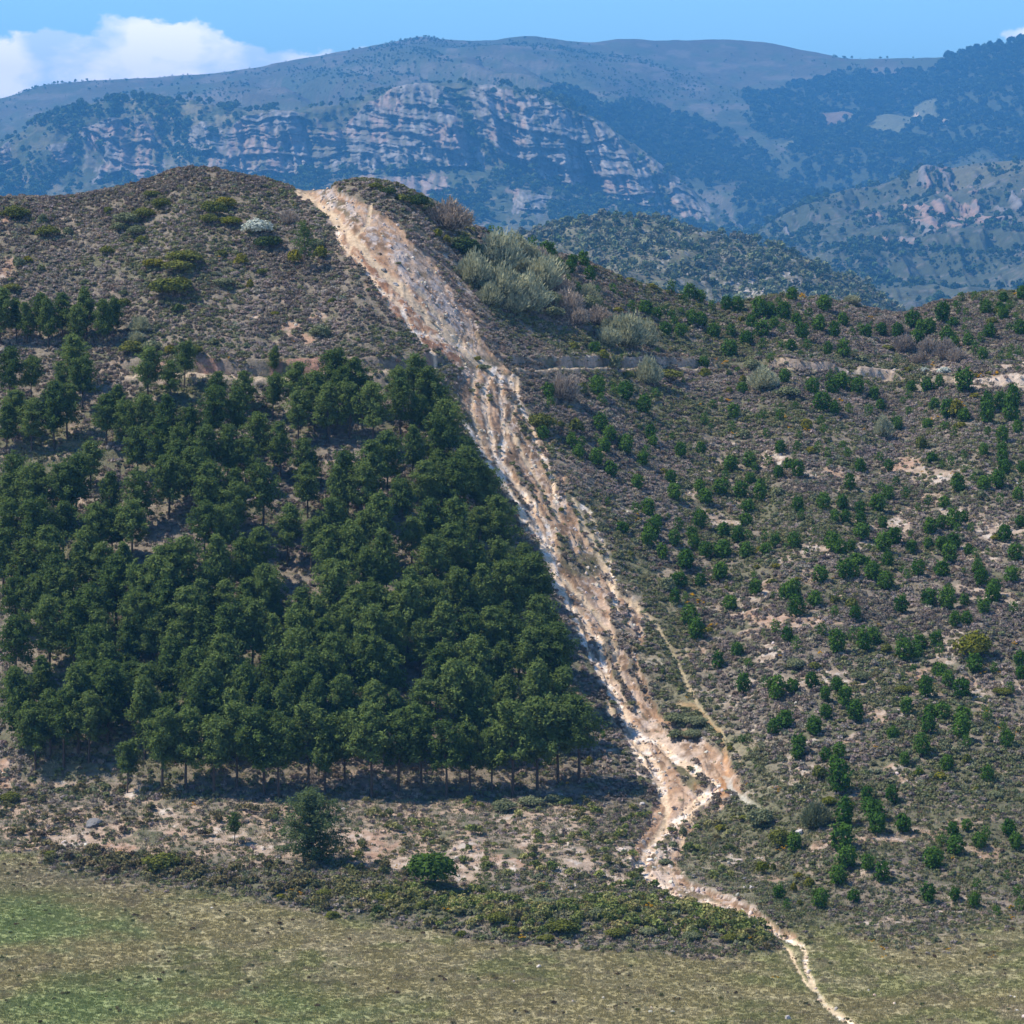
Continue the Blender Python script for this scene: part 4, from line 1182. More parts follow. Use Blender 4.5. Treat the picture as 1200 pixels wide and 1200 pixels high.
# x, y, width, height, kind, describing words      kinds: o olive, y yellow green, d dark evergreen, g grey green, p pale budding, t bare taupe, w white blossom
BUSH = """673,405,14,12,o 707,416,15,14,y 682,455,14,20,o 696,313,9,6,y 724,328,10,7,o 739,325,11,7,o 764,331,14,6,y 782,341,9,5,o 725,363,14,10,y 668,342,13,12,o 818,358,9,7,o 869,374,9,9,y
825,437,14,15,y 870,445,9,12,y 855,457,9,9,o 882,428,20,20,g 876,491,11,8,o 945,497,13,17,y 870,508,17,12,g 720,424,14,22,g 1041,407,17,9,o 1063,433,11,9,y 1012,420,14,12,g 1143,464,14,8,y 1120,478,18,26,y
1126,498,14,10,y 1143,440,10,6,y 1160,437,10,5,y 1165,365,16,10,o 1163,376,16,9,o 657,498,9,11,o 675,499,19,22,o 739,555,9,6,o 778,552,9,9,y 733,618,9,12,y 749,609,7,6,y 658,597,7,6,y 668,477,8,6,o
912,576,14,16,g 951,528,14,10,y 904,681,14,9,o 887,664,8,6,y 910,663,15,8,y 935,678,9,5,y 890,645,8,10,y 852,689,9,7,o 830,738,14,9,y 1167,630,14,9,y 1079,520,14,22,o 1147,553,14,9,g 1150,579,13,16,g
781,685,19,22,g 740,649,8,10,o 955,780,16,8,o 932,777,22,18,g 978,702,12,14,o 998,707,14,18,o 1008,792,22,14,g 1039,760,13,12,o 1142,757,44,36,B 1058,808,20,12,o 1175,810,22,12,o 971,938,20,14,y
998,942,9,6,y 1133,889,12,14,o 1145,925,7,9,y 1166,931,20,14,g 1103,909,16,13,y 1077,905,14,8,y 913,982,30,26,O 892,958,30,28,g 955,958,34,30,G 960,905,17,24,O 893,1016,15,20,y 906,1016,8,12,o
936,1026,12,9,y 948,1034,11,13,y 930,1040,8,13,y 937,1058,8,8,o 845,970,16,9,y 874,958,16,8,o 1100,1000,14,14,o 636,494,32,26,O
490,236,26,22,D 505,242,26,20,g 472,232,18,14,o 455,224,22,12,D 440,218,18,10,o 525,256,50,32,t 512,273,13,16,y 524,280,9,16,y 545,290,40,30,D 536,284,24,20,g 583,300,50,40,P 603,290,30,26,p 555,318,34,36,p
588,337,46,38,p 618,348,44,38,p 632,324,46,38,p 597,355,26,20,g 604,312,26,22,p 575,320,26,24,g 602,356,30,24,p 574,348,26,24,p 642,350,32,26,g 655,338,30,22,t 620,300,26,22,p 634,304,24,20,t 676,372,28,20,t 648,366,26,18,g 566,334,24,22,g 610,330,36,30,g 712,396,26,20,p 738,402,26,18,g 560,302,24,24,g 646,316,30,24,p 666,358,32,30,T 690,356,30,24,g 701,372,30,20,t 690,345,22,18,p 735,392,44,34,p 718,386,26,26,p 757,394,26,26,p
760,438,28,28,p 660,456,32,30,t 895,446,30,24,p 922,460,32,16,g 1035,503,20,22,p 1088,408,20,20,T 1060,404,22,20,T 1038,380,28,16,t 1052,388,22,14,t 1110,412,24,22,T 1122,418,20,16,t 1080,421,20,13,T 1106,434,16,12,w 1083,433,10,8,w 998,350,18,10,p 886,530,10,8,g 783,438,34,18,O 735,440,16,12,O 868,388,0,0,o
18,249,28,14,o 50,256,11,10,g 56,271,24,12,o 80,271,11,8,g 126,246,9,8,y 21,307,12,14,g 33,304,10,9,y 48,314,10,8,g 15,337,17,11,o 150,255,30,16,g 168,250,22,14,o 178,227,16,10,o 190,238,18,14,o 140,265,18,12,g 165,281,14,9,o 125,293,14,9,o 181,308,24,13,y
146,354,14,11,o 145,343,9,8,g 203,334,42,24,O 190,338,22,16,o 208,361,17,14,D 218,302,36,16,O 210,312,30,14,o 250,243,24,20,O 264,237,20,16,y 246,256,18,12,O 270,260,22,9,y 314,283,32,22,D 300,266,34,26,w 261,296,11,9,o 283,304,14,12,y 293,333,7,11,y 340,256,18,16,t 372,285,16,14,g
375,296,14,14,y 345,300,14,18,y 306,318,10,8,o 165,382,24,16,p 160,396,18,12,p 155,408,26,16,O 176,406,22,14,g 200,410,11,12,y 228,409,18,12,o 375,388,22,14,g 322,367,9,5,y 262,330,20,10,g 2,251,8,6,o 160,270,20,12,g 100,330,10,6,g 250,400,12,8,g 390,352,10,6,o
190,1010,40,30,U 506,1018,60,54,N 420,1000,12,10,o 496,1060,16,12,O 454,1052,24,14,U 582,1075,26,18,O 660,1086,36,18,O 600,1090,20,12,o 640,1060,30,12,g 700,1070,26,12,g 380,1046,20,10,U 445,1066,18,12,D 560,1058,24,12,O 520,1050,18,10,o 760,1092,24,12,g 720,1094,26,12,O
690,892,10,14,y 385,466,14,9,o 300,476,22,14,g 290,468,18,12,O 622,940,30,14,g 590,945,30,14,g 650,935,24,14,g 540,1094,14,8,U 692,920,14,9,g 390,1072,18,9,U 330,1050,12,6,y 352,1055,8,5,y 810,1098,24,10,g 855,1100,20,8,U 640,1100,20,9,o
792,842,30,16,g 815,845,28,14,g 810,860,24,14,g 790,860,18,12,g 856,877,8,9,y 560,420,9,8,y 540,432,10,6,g 567,430,16,9,g 385,588,20,16,O 402,584,12,12,o 12,935,26,12,U 60,1000,16,8,U 780,1010,16,10,g 765,1050,12,7,o 800,975,10,14,g 790,990,12,12,g"""

young = []
for tk in YP.split():
    a, b, w = [float(v) for v in tk.split(',')]
    if w > 0:
        young.append((a, b, w))
# a few more past the edges of the list where the slope is as full
CW = [('near the scar', 560, 720), ('left of slope middle', 720, 880), ('mid slope', 880, 1020), ('right of slope middle', 1020, 1110), ('at right edge', 1110, 1260)]
RW = [('on the ridge', 0, 362), ('high above the path', 362, 396), ('just above the path', 396, 438), ('just below the path', 438, 486), ('somewhat below the path', 486, 530), ('a third down', 530, 572), ('above half way', 572, 606), ('half way down', 606, 640),
      ('just past half way', 640, 676), ('beyond half way down', 676, 716), ('two thirds down', 716, 770), ('in lower third', 770, 830), ('low down', 830, 890), ('near slope foot', 890, 990), ('at slope foot', 990, 1200)]
PFX = [1]


def cell(x, y):
    a = [k for k, (n, p, q) in enumerate(CW) if p <= x < q][0]
    b = [k for k, (n, p, q) in enumerate(RW) if p <= y < q][0]
    return a, b


young_meshes = []
for k in range(8):
    (v, f), st = make_young(300 + k)
    young_meshes.append(two('young_pine', (v, f), st, M_YOUNG, M_BARK))
young.sort(key=lambda t: -t[2])
big_y, small_y = young[:299], young[299:]
cells = {}
for t in big_y:
    cells.setdefault(cell(t[0], t[1]), []).append(t)
for ck, lst in cells.items():
    lst.sort()
    for q, (px, py, w) in enumerate(lst):
        base = py + w * .44
        P = locate(px, base)
        s = w / F * P[1] * (1.13 if w < 19 else 1.04)
        o = bpy.data.objects.new('young_pine', young_meshes[int(px * 7 + py) % 8])
        COL.objects.link(o)
        o.location = P
        tall = random.uniform(.82, 1.04) * (1.35 if (1150 < px < 1195 and 465 < py < 500) or (980 < px < 995 and 955 < py < 975) else 1)
        o.scale = (s * random.uniform(.85, 1.12), s * random.uniform(.85, 1.12), s * tall)
        o.rotation_euler = (0, 0, random.uniform(0, 6.28))
        sz = 'large' if w >= 18 else ('small' if w <= 12 else 'round')
        wh = f'{RW[ck[1]][0]} {CW[ck[0]][0]}'
        o['label'] = f'{sz} young pine {wh}' + (f', {ORD[q]} from left' if len(lst) > 1 else '')
        o['category'] = 'young pine'
        o['group'] = 'young pines scattered over the right slope'
        taken.append((px, base, w * .5))

KM = {'o': (M_OLIVE, 'olive green broom bush', 0), 'O': (M_OLIVE, 'dense dark olive bush', 0), 'y': (M_BROOM, 'yellow green broom bush', 0), 'B': (M_BROOM, 'big bushy bright green shrub', 0), 'd': (M_DARKB, 'dark bush', 0),
      'D': (M_DARKB, 'dark evergreen bush', 0), 'N': (M_ROUND, 'broad dark green round shrub', 0), 'g': (M_GREYB, 'grey green shrub', 0), 'G': (M_GREYB, 'feathery grey green shrub', 1), 'p': (M_PALEB, 'pale budding shrub', 1),
      'P': (M_PALEB, 'big pale budding shrub', 1), 't': (M_TAUPE, 'bare mauve grey shrub', 1), 'T': (M_TAUPE, 'bare taupe twiggy shrub', 1), 'w': (M_WHITE, 'white flowering shrub', 0), 'U': (M_OLIVE, 'rough brownish green shrub', 0)}
bcache = {}


def bush_mesh(kd, big, var):
    key = (kd, big, var)
    if key not in bcache:
        mt, _, tw = KM[kd]
        if tw:
            n = 3800 if big else 900
            v = make_twiggy(500 + var, 1.0, .95, n, .17 if not big else .11)
            inner = make_dome(540 + var, .72, .62, 5, n // 6, .09)
            bcache[key] = two('shrub', v, inner, mt, M_TWIG if kd in 'tT' else M_GREYB)
        else:
            v, f = make_dome(560 + var, 1.0, .95, 9 if big else 6, 2200 if big else 520, .075 if big else .15)
            bcache[key] = two('shrub', (v, f), tube((0, 0, -.2), (0, 0, .3), .03, .02, 5), mt, M_TWIG)
    return bcache[key]


LAND = [('on summit left of scar', 0, 380, 0, 262), ('on upper left slope', 0, 420, 262, 345), ('above the dark pine clump', 0, 130, 345, 440), ('on open slope above plantation', 130, 520, 345, 440), ('on summit right of scar', 380, 520, 0, 262),
        ('in thicket right of upper scar', 480, 640, 230, 372), ('on ridge right of thicket', 640, 800, 270, 372), ('above path, right of scar', 600, 800, 372, 433), ('below path, right of scar', 600, 800, 433, 530),
        ('beside the upper scar', 380, 640, 372, 450), ('on ridge at far right', 800, 1260, 270, 395), ('just above path at right', 800, 1260, 395, 440), ('just below path at right', 800, 1260, 440, 530),
        ('amid the plantation', 0, 700, 440, 935), ('half way down the right slope', 700, 1260, 530, 655), ('lower on the right slope', 700, 1260, 655, 800), ('above the fork of the track', 700, 880, 800, 935), ('low on the right slope', 880, 1260, 800, 920),
        ('at foot of right slope', 840, 1260, 920, 1075), ('on bare ground below plantation', 0, 560, 935, 1030), ('between plantation and track foot', 560, 840, 900, 1040), ('on bank above the meadow', 0, 900, 1028, 1130)]
bl = {}
for tk in BUSH.split():
    a, b, w, h, kd = tk.split(',')
    a, b, w, h = float(a), float(b), float(w), float(h)
    if w <= 0:
        continue
    z = [k for k, (n, x0, x1, y0, y1) in enumerate(LAND) if x0 <= a < x1 and y0 <= b < y1]
    bl.setdefault((z[0] if z else 12, KM[kd][1]), []).append((a, b, w, h, kd))
for (z, nm), lst in bl.items():
    lst.sort()
    for q, (px, py, w, h, kd) in enumerate(lst):
        if kd in 'pPtT':
            w, h = w * 1.12, h * 1.1
        if py < 430 and px < 420 and kd in 'oOyg':
            w, h = w * 1.2, h * 1.3
        base = py + h * .42
        P = locate(px, base)
        s = w / F * P[1] * 1.08
        o = bpy.data.objects.new('shrub', bush_mesh(kd, w > 19, int(px + py) % 4))
        COL.objects.link(o)
        P[2] -= .10 * h / F * P[1]
        o.location = P
        o.scale = (s, s, max(h / F * P[1] * 1.02, s * .5))
        o.rotation_euler = (0, 0, random.uniform(0, 6.28))
        o['label'] = f'{nm} {LAND[z][0]}' + (f', {ORD[q]} from left' if len(lst) > 1 else '')
        o['category'] = 'shrub'
        o['group'] = 'shrubs of the hillside'
        taken.append((px, base, w * .5))

# ---- boulders
def rock_mesh(seed, flat=.6):
    r = np.random.default_rng(seed)
    import bmesh
    bm = bmesh.new()
    bmesh.ops.create_icosphere(bm, subdivisions=3 if seed < 10 else 2, radius=.5)
    for v in bm.verts:
        p = np.array(v.co)
        k = 1.0
        for q in range(7):
            d = np.random.default_rng(seed * 10 + q).normal(size=3)
            d /= np.linalg.norm(d)
            lim = .30 + .05 * q % .12
            dp = p @ d
            if dp > lim:
                p = p - d * (dp - lim)
        k = 1 + .55 * (float(fbm(p[0] * 4 + seed, p[1] * 4, p[2] * 4, o=3, seed=seed)) - .5)
        v.co = p * k * np.array([1, .8, flat])
    me = bpy.data.meshes.new('boulder')
    bm.to_mesh(me)
    bm.free()
    me.materials.append(M_ROCK)
    return me


rocks = [rock_mesh(k + 1) for k in range(5)]
M_PALER = plain_mat('bright stone', (0.66, 0.62, 0.56), .15, 3.0)
M_GREYR = plain_mat('grey stone', (0.14, 0.137, 0.135), .6, 3.0)
for (px, py, w, mt, lb) in ((112, 957, 30, M_GREYR, 'wide grey boulder on the bare bank above the meadow'), (727, 912, 6, M_PALER, 'small white stone in the scrub below the plantation corner'),
                            (836, 913, 6, M_PALER, 'upper of two white stones on orange earth by the fork'), (843, 920, 7, M_PALER, 'lower of two white stones on orange earth by the fork'),
                            (938, 972, 14, M_ROCK, 'pale pointed boulder behind the olive bush at the slope foot'), (880, 1037, 10, M_ROCK, 'pale stone in scrub above the lower track bend'), (873, 1028, 9, M_GREYR, 'grey stone in scrub above the lower track bend'),
                            (586, 445, 9, M_ROCK, 'pale boulder on the scar just under the path'), (402, 946, 9, M_ROCK, 'grey white stone under the pines left of the centre'), (383, 945, 6, M_GREYR, 'small grey stone under the pines beside the white one'),
                            (449, 314, 9, M_GREYR, 'dark grey stone in the red earth of the upper scar'), (463, 331, 9, M_ROCK, 'pale slab in the red earth of the upper scar'), (497, 333, 8, M_GREYR, 'grey ledge stone on the rocky side of the upper scar'),
                            (1180, 533, 4, M_PALER, 'tiny white stone near the right edge below the path'), (1137, 545, 5, M_PALER, 'small white stone between young pines at the right'), (1192, 565, 5, M_PALER, 'small white stone beside a large pine at right edge'),
                            (820, 508, 6, M_ROCK, 'flat pale stone in scrub left of the right slope middle'), (248, 1063, 5, M_PALER, 'small white stone on the meadow bank'), (512, 979, 5, M_PALER, 'small white stone above the tan cut face'), (415, 538, 5, M_PALER, 'white stone in the clearing of the plantation'),
                            (696, 525, 5, M_PALER, 'small white stone between two young pines right of the scar'), (753, 940, 8, M_ROCK, 'pale stone at the left margin of the lower track'), (762, 1005, 12, M_PALER, 'big white rock at the inside of the track bend')):
    P = locate(px, py + w * .3)
    s = w / F * P[1]
    me = rocks[int(px) % 5].copy()
    me.materials.clear()
    me.materials.append(mt)
    o = link('boulder', me, label=lb, category='boulder')
    o.location = P
    o.scale = (s, s, s)
    o.rotation_euler = (random.uniform(-.2, .2), random.uniform(-.2, .2), random.uniform(0, 6.28))


# ------------------------------------------------------------------ uncountable cover, as instanced points
def cover(name, label, P, scl, tint, meshes, idx=None, seed=1, flat=None):
    n = len(P)
    r = np.random.default_rng(seed)
    me = bpy.data.meshes.new(name)
    me.vertices.add(n)
    me.vertices.foreach_set('co', np.asarray(P, np.float32).ravel())
    a = me.attributes.new('scl', 'FLOAT_VECTOR', 'POINT')
    sc3 = np.repeat(np.asarray(scl)[:, None], 3, 1) if np.ndim(scl) == 1 else scl
    a.data.foreach_set('vector', np.asarray(sc3, np.float32).ravel())
    a = me.attributes.new('rot', 'FLOAT_VECTOR', 'POINT')
    rt = np.zeros((n, 3), np.float32)
    rt[:, 2] = r.random(n) * 6.28
    if flat == 'tumble':
        rt[:, :2] = r.random((n, 2)) * 6.28
    a.data.foreach_set('vector', rt.ravel())
    a = me.attributes.new('tint', 'FLOAT_COLOR', 'POINT')
    t4 = np.ones((n, 4), np.float32)
    t4[:, :3] = tint
    a.data.foreach_set('color', t4.ravel())
    a = me.attributes.new('pick', 'INT', 'POINT')
    a.data.foreach_set('value', (r.integers(0, len(meshes), n) if idx is None else idx).astype(np.int32))
    o = link(name, me, kind='stuff', label=label)
    ng = bpy.data.node_groups.new(name, 'GeometryNodeTree')
    ng.interface.new_socket('Geometry', in_out='INPUT', socket_type='NodeSocketGeometry')
    ng.interface.new_socket('Geometry', in_out='OUTPUT', socket_type='NodeSocketGeometry')
    nn, ll = ng.nodes, ng.links
    gi, go = nn.new('NodeGroupInput'), nn.new('NodeGroupOutput')
    iop = nn.new('GeometryNodeInstanceOnPoints')
    g2i = nn.new('GeometryNodeGeometryToInstance')
    for k in range(len(meshes) - 1, -1, -1):
        src = bpy.data.objects.new(name + '_source', meshes[k])
        oi = nn.new('GeometryNodeObjectInfo')
        oi.inputs['Object'].default_value = src
        oi.inputs['As Instance'].default_value = False
        gg = nn.new('GeometryNodeGeometryToInstance')
        ll.new(oi.outputs['Geometry'], gg.inputs[0])
        ll.new(gg.outputs[0], g2i.inputs[0])
    # join the sources as a list of instances
    nn.remove(g2i)
    jn = nn.new('GeometryNodeJoinGeometry')
    for gg in [x for x in nn if x.bl_idname == 'GeometryNodeGeometryToInstance']:
        ll.new(gg.outputs[0], jn.inputs[0])

    def attr(nm, dt):
        q = nn.new('GeometryNodeInputNamedAttribute')
        q.data_type = dt
        q.inputs['Name'].default_value = nm
        return q.outputs['Attribute']
    m2p = nn.new('GeometryNodeMeshToPoints')
    ll.new(gi.outputs[0], m2p.inputs[0])
    ll.new(m2p.outputs[0], iop.inputs['Points'])
    ll.new(jn.outputs[0], iop.inputs['Instance'])
    iop.inputs['Pick Instance'].default_value = True
    ll.new(attr('pick', 'INT'), iop.inputs['Instance Index'])
    ll.new(attr('rot', 'FLOAT_VECTOR'), iop.inputs['Rotation'])
    ll.new(attr('scl', 'FLOAT_VECTOR'), iop.inputs['Scale'])
    ll.new(iop.outputs[0], go.inputs[0])
    md_ = o.modifiers.new('scatter', 'NODES')
    md_.node_group = ng
    return o


def dome_mesh(nm, mats, seeds, **kw):
    out = []
    for s in seeds:
        v, f = make_dome(s, **kw)
        out.append(mesh_np(nm, v, f, mats))
    return out


def palette(n, cols, probs, seed, jit=.15):
    r = np.random.default_rng(seed)
    c = np.array(cols)[r.choice(len(cols), n, p=np.array(probs) / sum(probs))]
    return c * (1 + (r.random((n, 1)) - .5) * 2 * jit) * (1 + (r.random((n, 3)) - .5) * .12)


# heath scrub
fsc = np.maximum(scar, rutall * sub).reshape(-1)[FN[:, 0]]
fpm = pm.reshape(-1)[FN[:, 0]]
fmd = mdw.reshape(-1)[FN[:, 0]]
fon = np.maximum(PAMP * (np.abs(PS + .3) < 2.2), bank * .8).reshape(-1)[FN[:, 0]]
fbm_ = berm.reshape(-1)[FN[:, 0]]
fn4 = n2.reshape(-1)[FN[:, 0]]
fmar = margin.reshape(-1)[FN[:, 0]]
fred = (np.clip(redm, 0, 1)).reshape(-1)[FN[:, 0]]
plant = (inpoly(fu, fpy, [(-200, 455), (250, 440), (520, 445), (560, 530), (640, 640), (700, 780), (710, 900), (690, 935), (-200, 935)])).astype(float)
wsc = (1 - .993 * fsc) * (1 - .85 * fpm) * (1 - fmd) * (1 - .97 * fon) * (1 - .35 * plant) * (1 - .62 * lowb.reshape(-1)[FN[:, 0]]) * (.35 + .9 * sstep(.32, .55, fn4)) * (1 - .55 * fred)
wsc = np.maximum(wsc, 0)
NS = 105000
Ps, fs = scatter(wsc, NS, 11)
lo = fbm(Ps[:, 0] / 14, Ps[:, 1] / 20, o=3, seed=71)
ti = palette(NS, [(0.220, 0.186, 0.162), (0.255, 0.208, 0.155), (0.15, 0.155, 0.085), (0.175, 0.175, 0.13), (0.145, 0.115, 0.09), (0.30, 0.25, 0.20)], [34, 20, 16, 16, 9, 5], 12)
pat = fbm(Ps[:, 0] / 6, Ps[:, 1] / 9, o=3, seed=73)
srt = palette(NS, [(0.215, 0.178, 0.165)], [1], 17, .10) * (.80 + .65 * sstep(.30, .70, pat))[:, None]
ti = np.where((np.random.default_rng(18).random(NS) < .55)[:, None], srt, ti)
gre = palette(NS, [(0.145, 0.155, 0.075), (0.19, 0.185, 0.10), (0.16, 0.17, 0.105)], [5, 4, 4], 13)
gw = sstep(.50, .62, lo) * .75 * (1 - .4 * (fpy[fs] < 430) * (fu[fs] < 520))
gw = np.maximum(gw, fmar[fs] * .9)
gw = np.maximum(gw, fbm_[fs] * .8)
gw = np.maximum(gw, sstep(930, 1000, fpy[fs]) * .5)
gw = np.maximum(gw, sstep(1020, 1100, fu[fs]) * sstep(470, 540, fpy[fs]) * sstep(640, 560, fpy[fs]) * .5)
sel = (np.random.default_rng(14).random(NS) < gw)[:, None]
ti = np.where(sel, gre, ti) * 1.25 * np.array([1.03, 1.02, .91])
sc_ = (0.42 + 0.5 * np.random.default_rng(15).random(NS) ** 2) * (1 + .5 * fbm_[fs]) * (1 + .12 * sstep(420, 520, Ps[:, 1])) * (1 - .25 * (fpy[fs] > 940))
scrub_meshes = dome_mesh('scrub_clump', (M_SCRUB,), range(40, 46), w=1.15, h=.75, lobes=4, n=64, size=.26, bias=.75, bottom=-.05, lift=-.08)
Ps[:, 2] -= .03
cover('heath_scrub', 'low grey brown heath scrub covering the hillside', Ps, sc_, ti, scrub_meshes, seed=16)

# denser green growth on the bank above the meadow
wb_ = (fbm_ > .25) * fbm_ * (.12 + sstep(.42, .56, fn4)) * (1 - fsc) + .12 * (fpy > 925) * (fpy < 1080) * (1 - fmd) * (1 - fsc) * (1 - .8 * fpm) * sstep(.5, .6, fn4) * (fu < 860)
NB = 1900
Pb, fb = scatter(wb_, NB, 21)
tb = palette(NB, [(0.11, 0.12, 0.04), (0.17, 0.16, 0.06), (0.24, 0.20, 0.09), (0.13, 0.10, 0.055)], [5, 5, 3, 2], 22)
tb = tb * np.array([1.45, 1.60, 1.35])
right = sstep(300, 560, fu[fb])[:, None]
tb = tb * right + palette(NB, [(0.21, 0.18, 0.085), (0.17, 0.16, 0.07), (0.14, 0.11, 0.07)], [4, 4, 2], 23) * (1 - right)
cover('bank_undergrowth', 'tangled green and brown undergrowth on the meadow bank', Pb, .45 + .85 * np.random.default_rng(24).random(NB) ** 1.5, tb,
      dome_mesh('undergrowth_clump', (M_SCRUB,), range(50, 54), w=1.1, h=.85, lobes=5, n=150, size=.17, bias=.8), seed=25)

# gorse flowers
G = [(264, 236, 5), (62, 272, 6), (33, 304, 3), (258, 303, 3), (293, 334, 3), (268, 421, 3), (344, 402, 3), (170, 424, 3), (748, 610, 5), (749, 604, 4), (811, 698, 6), (822, 706, 6), (805, 708, 5), (834, 733, 7), (866, 798, 3), (960, 766, 6), (915, 770, 4), (1155, 790, 4), (1148, 792, 3),
     (1171, 790, 4), (1096, 804, 3), (1077, 800, 3), (1154, 836, 5), (1190, 862, 4), (1170, 855, 4), (1130, 972, 5), (1116, 1008, 4), (1185, 1066, 5), (1185, 1078, 5), (1022, 1106, 4), (1034, 1115, 5), (1034, 1125, 4), (1110, 1115, 4), (1160, 1125, 4), (1171, 1118, 3), (1155, 952, 3),
     (918, 996, 5), (911, 999, 4), (910, 926, 4), (912, 930, 4), (876, 921, 4), (880, 1103, 4), (908, 1148, 5), (340, 1046, 5), (352, 1049, 5), (367, 1055, 4), (378, 1051, 4), (375, 1055, 4), (612, 1101, 6), (762, 1064, 7), (666, 1045, 4), (635, 1036, 4), (525, 1068, 5), (465, 1018, 5), (462, 1062, 3),
     (228, 945, 4), (140, 1000, 5), (208, 1024, 3), (578, 690, 3), (390, 560, 4), (636, 595, 3), (806, 820, 4), (880, 540, 4), (919, 490, 5), (925, 502, 5), (860, 509, 4), (855, 470, 6), (945, 505, 4), (820, 475, 4), (985, 470, 5), (1095, 490, 6), (1128, 475, 6), (1135, 437, 6), (1147, 441, 5), (1165, 437, 7),
     (1093, 428, 5), (850, 425, 6), (838, 422, 5), (1190, 345, 5), (1022, 372, 5), (930, 345, 6), (940, 347, 6), (560, 432, 4), (478, 428, 3), (666, 920, 4), (1039, 882, 3), (1025, 878, 3), (1080, 554, 4), (1118, 556, 5), (1085, 668, 4), (1190, 755, 5), (1030, 735, 4), (975, 680, 4), (1012, 505, 4)]
gp, gs = [], []
rg = np.random.default_rng(31)
for (px, py, w) in G:
    for q in range(5):
        P = locate(px + rg.normal() * w * .42, py + w * .5 + rg.normal() * w * .2)
        P[2] += .35
        gp.append(P)
        gs.append(w / F * P[1] * (.30 + .35 * rg.random()))
cover('gorse_flowers', 'scattered yellow orange gorse flowers on the slope', np.array(gp), np.array(gs), np.ones((len(gp), 3)),
      dome_mesh('flower_clump', (M_FLOWER,), (60, 61), w=1.0, h=.8, lobes=4, n=90, size=.2), seed=32)

# the smallest young pines, past the three hundred built one by one
rs = np.random.default_rng(33)
sp, ss = [], []
for (px, py, w) in small_y:
    P = locate(px, py + w * .44)
    sp.append(P)
    ss.append(w / F * P[1] * 1.12)
cand, fcand = scatter(((fu > 690) & (fpy > 345) & (fpy < 900) & (fsc < .1) & (fmd < .1)) * (1 + 1.2 * (fpy < 470)), 280, 34)
tk_ = np.array(taken)
for P in cand:
    px, py = 600 + F * P[0] / P[1], HZ - F * P[2] / P[1]
    if np.min(np.hypot(tk_[:, 0] - px, tk_[:, 1] - py)) > 11:
        sp.append(P)
        ss.append(.45 + .55 * rs.random())
yi = []
for k in range(4):
    (v, f), st = make_young(330 + k, 260)
    yi.append(two('small_pine', (v, f), st, M_YOUNGI, M_BARK))
cover('small_pines', 'many very small young pines dotted between the larger ones', np.array(sp), np.array(ss), np.ones((len(sp), 3)), yi, seed=35)

# meadow grass and tufts
NG = 90000
wg = fmd * (1 - fsc) * (fpy < 1235)
Pg, fg_ = scatter(wg, NG, 41)
base_g = gr.reshape(-1, 3)[FN[fg_, 0]]
tg = base_g * 1.9 * (1 + (np.random.default_rng(42).random((NG, 1)) - .5) * .2)
tuft = []
for k in range(4):
    r = np.random.default_rng(700 + k)
    n = 13
    b0 = r.normal(size=(n, 3)) * np.array([.16, .16, 0])
    dr = r.normal(size=(n, 3)) * .5
    dr[:, 2] = 1
    sd = np.cross(dr, r.normal(size=(n, 3)))
    sd /= np.linalg.norm(sd, axis=1, keepdims=True)
    v = np.stack([b0 - sd * .035, b0 + sd * .035, b0 + dr * (.15 + .15 * r.random((n, 1)))], 1).reshape(-1, 3)
    tuft.append(mesh_np('grass_tuft', v, np.arange(3 * n).reshape(-1, 3), (M_SCRUB,)))
cover('meadow_grass', 'short dry and green grass of the meadow', Pg, .35 + .45 * np.random.default_rng(43).random(NG), tg, tuft, seed=44)
# dry grass between the shrubs on slope and track margins
NG2 = 46000
wg2 = (1 - fmd) * (1 - .96 * fsc) * (1 - .6 * fpm) * (.5 + fmar + .8 * (fpy > 900))
Pg, fg_ = scatter(wg2, NG2, 45)
tg = palette(NG2, [(0.33, 0.285, 0.175), (0.25, 0.245, 0.12), (0.40, 0.33, 0.225), (0.21, 0.225, 0.11)], [4, 4, 2, 3], 46)
cover('dry_grass', 'thin dry grass between the shrubs', Pg, .6 + .7 * np.random.default_rng(47).random(NG2), tg, tuft, seed=48)
# darker weeds in the meadow
NW = 650
Pw, fw = scatter(fmd * sstep(.55, .66, fn4) * (fpy < 1235), NW, 49)
cover('meadow_weeds', 'low brown and dark green weeds in the meadow', Pw, .18 + .32 * np.random.default_rng(50).random(NW) ** 2,
      palette(NW, [(0.12, 0.085, 0.05), (0.13, 0.14, 0.06), (0.20, 0.17, 0.08)], [4, 4, 3], 51), scrub_meshes, seed=52)

# rubble on scar and bare patches
rub = []
for k in range(4):
    me = rock_mesh(20 + k, .7)
    me.materials.clear()
    me.materials.append(M_ROCKS)
    rub.append(me)
NR_ = 4200
fwh = np.clip(white * scar + .25 * scar + rutm['c'] * .5 + .35 * pm, 0, 1).reshape(-1)[FN[:, 0]]
Pr, fr = scatter(fwh ** 1.3 * (1 - .6 * (rutm['t'].reshape(-1)[FN[:, 0]])), NR_, 61)
tr_ = palette(NR_, [(1.15, 1.12, 1.10), (1.35, 1.30, 1.22), (1.0, .84, .68), (.85, .82, .80), (.8, .6, .46)], [4, 3, 3, 2, 1], 62)
cover('rubble', 'loose pale limestone rubble strewn down the track scar', Pr, .12 + .62 * np.random.default_rng(63).random(NR_) ** 4, tr_, rub, seed=64, flat='tumble')

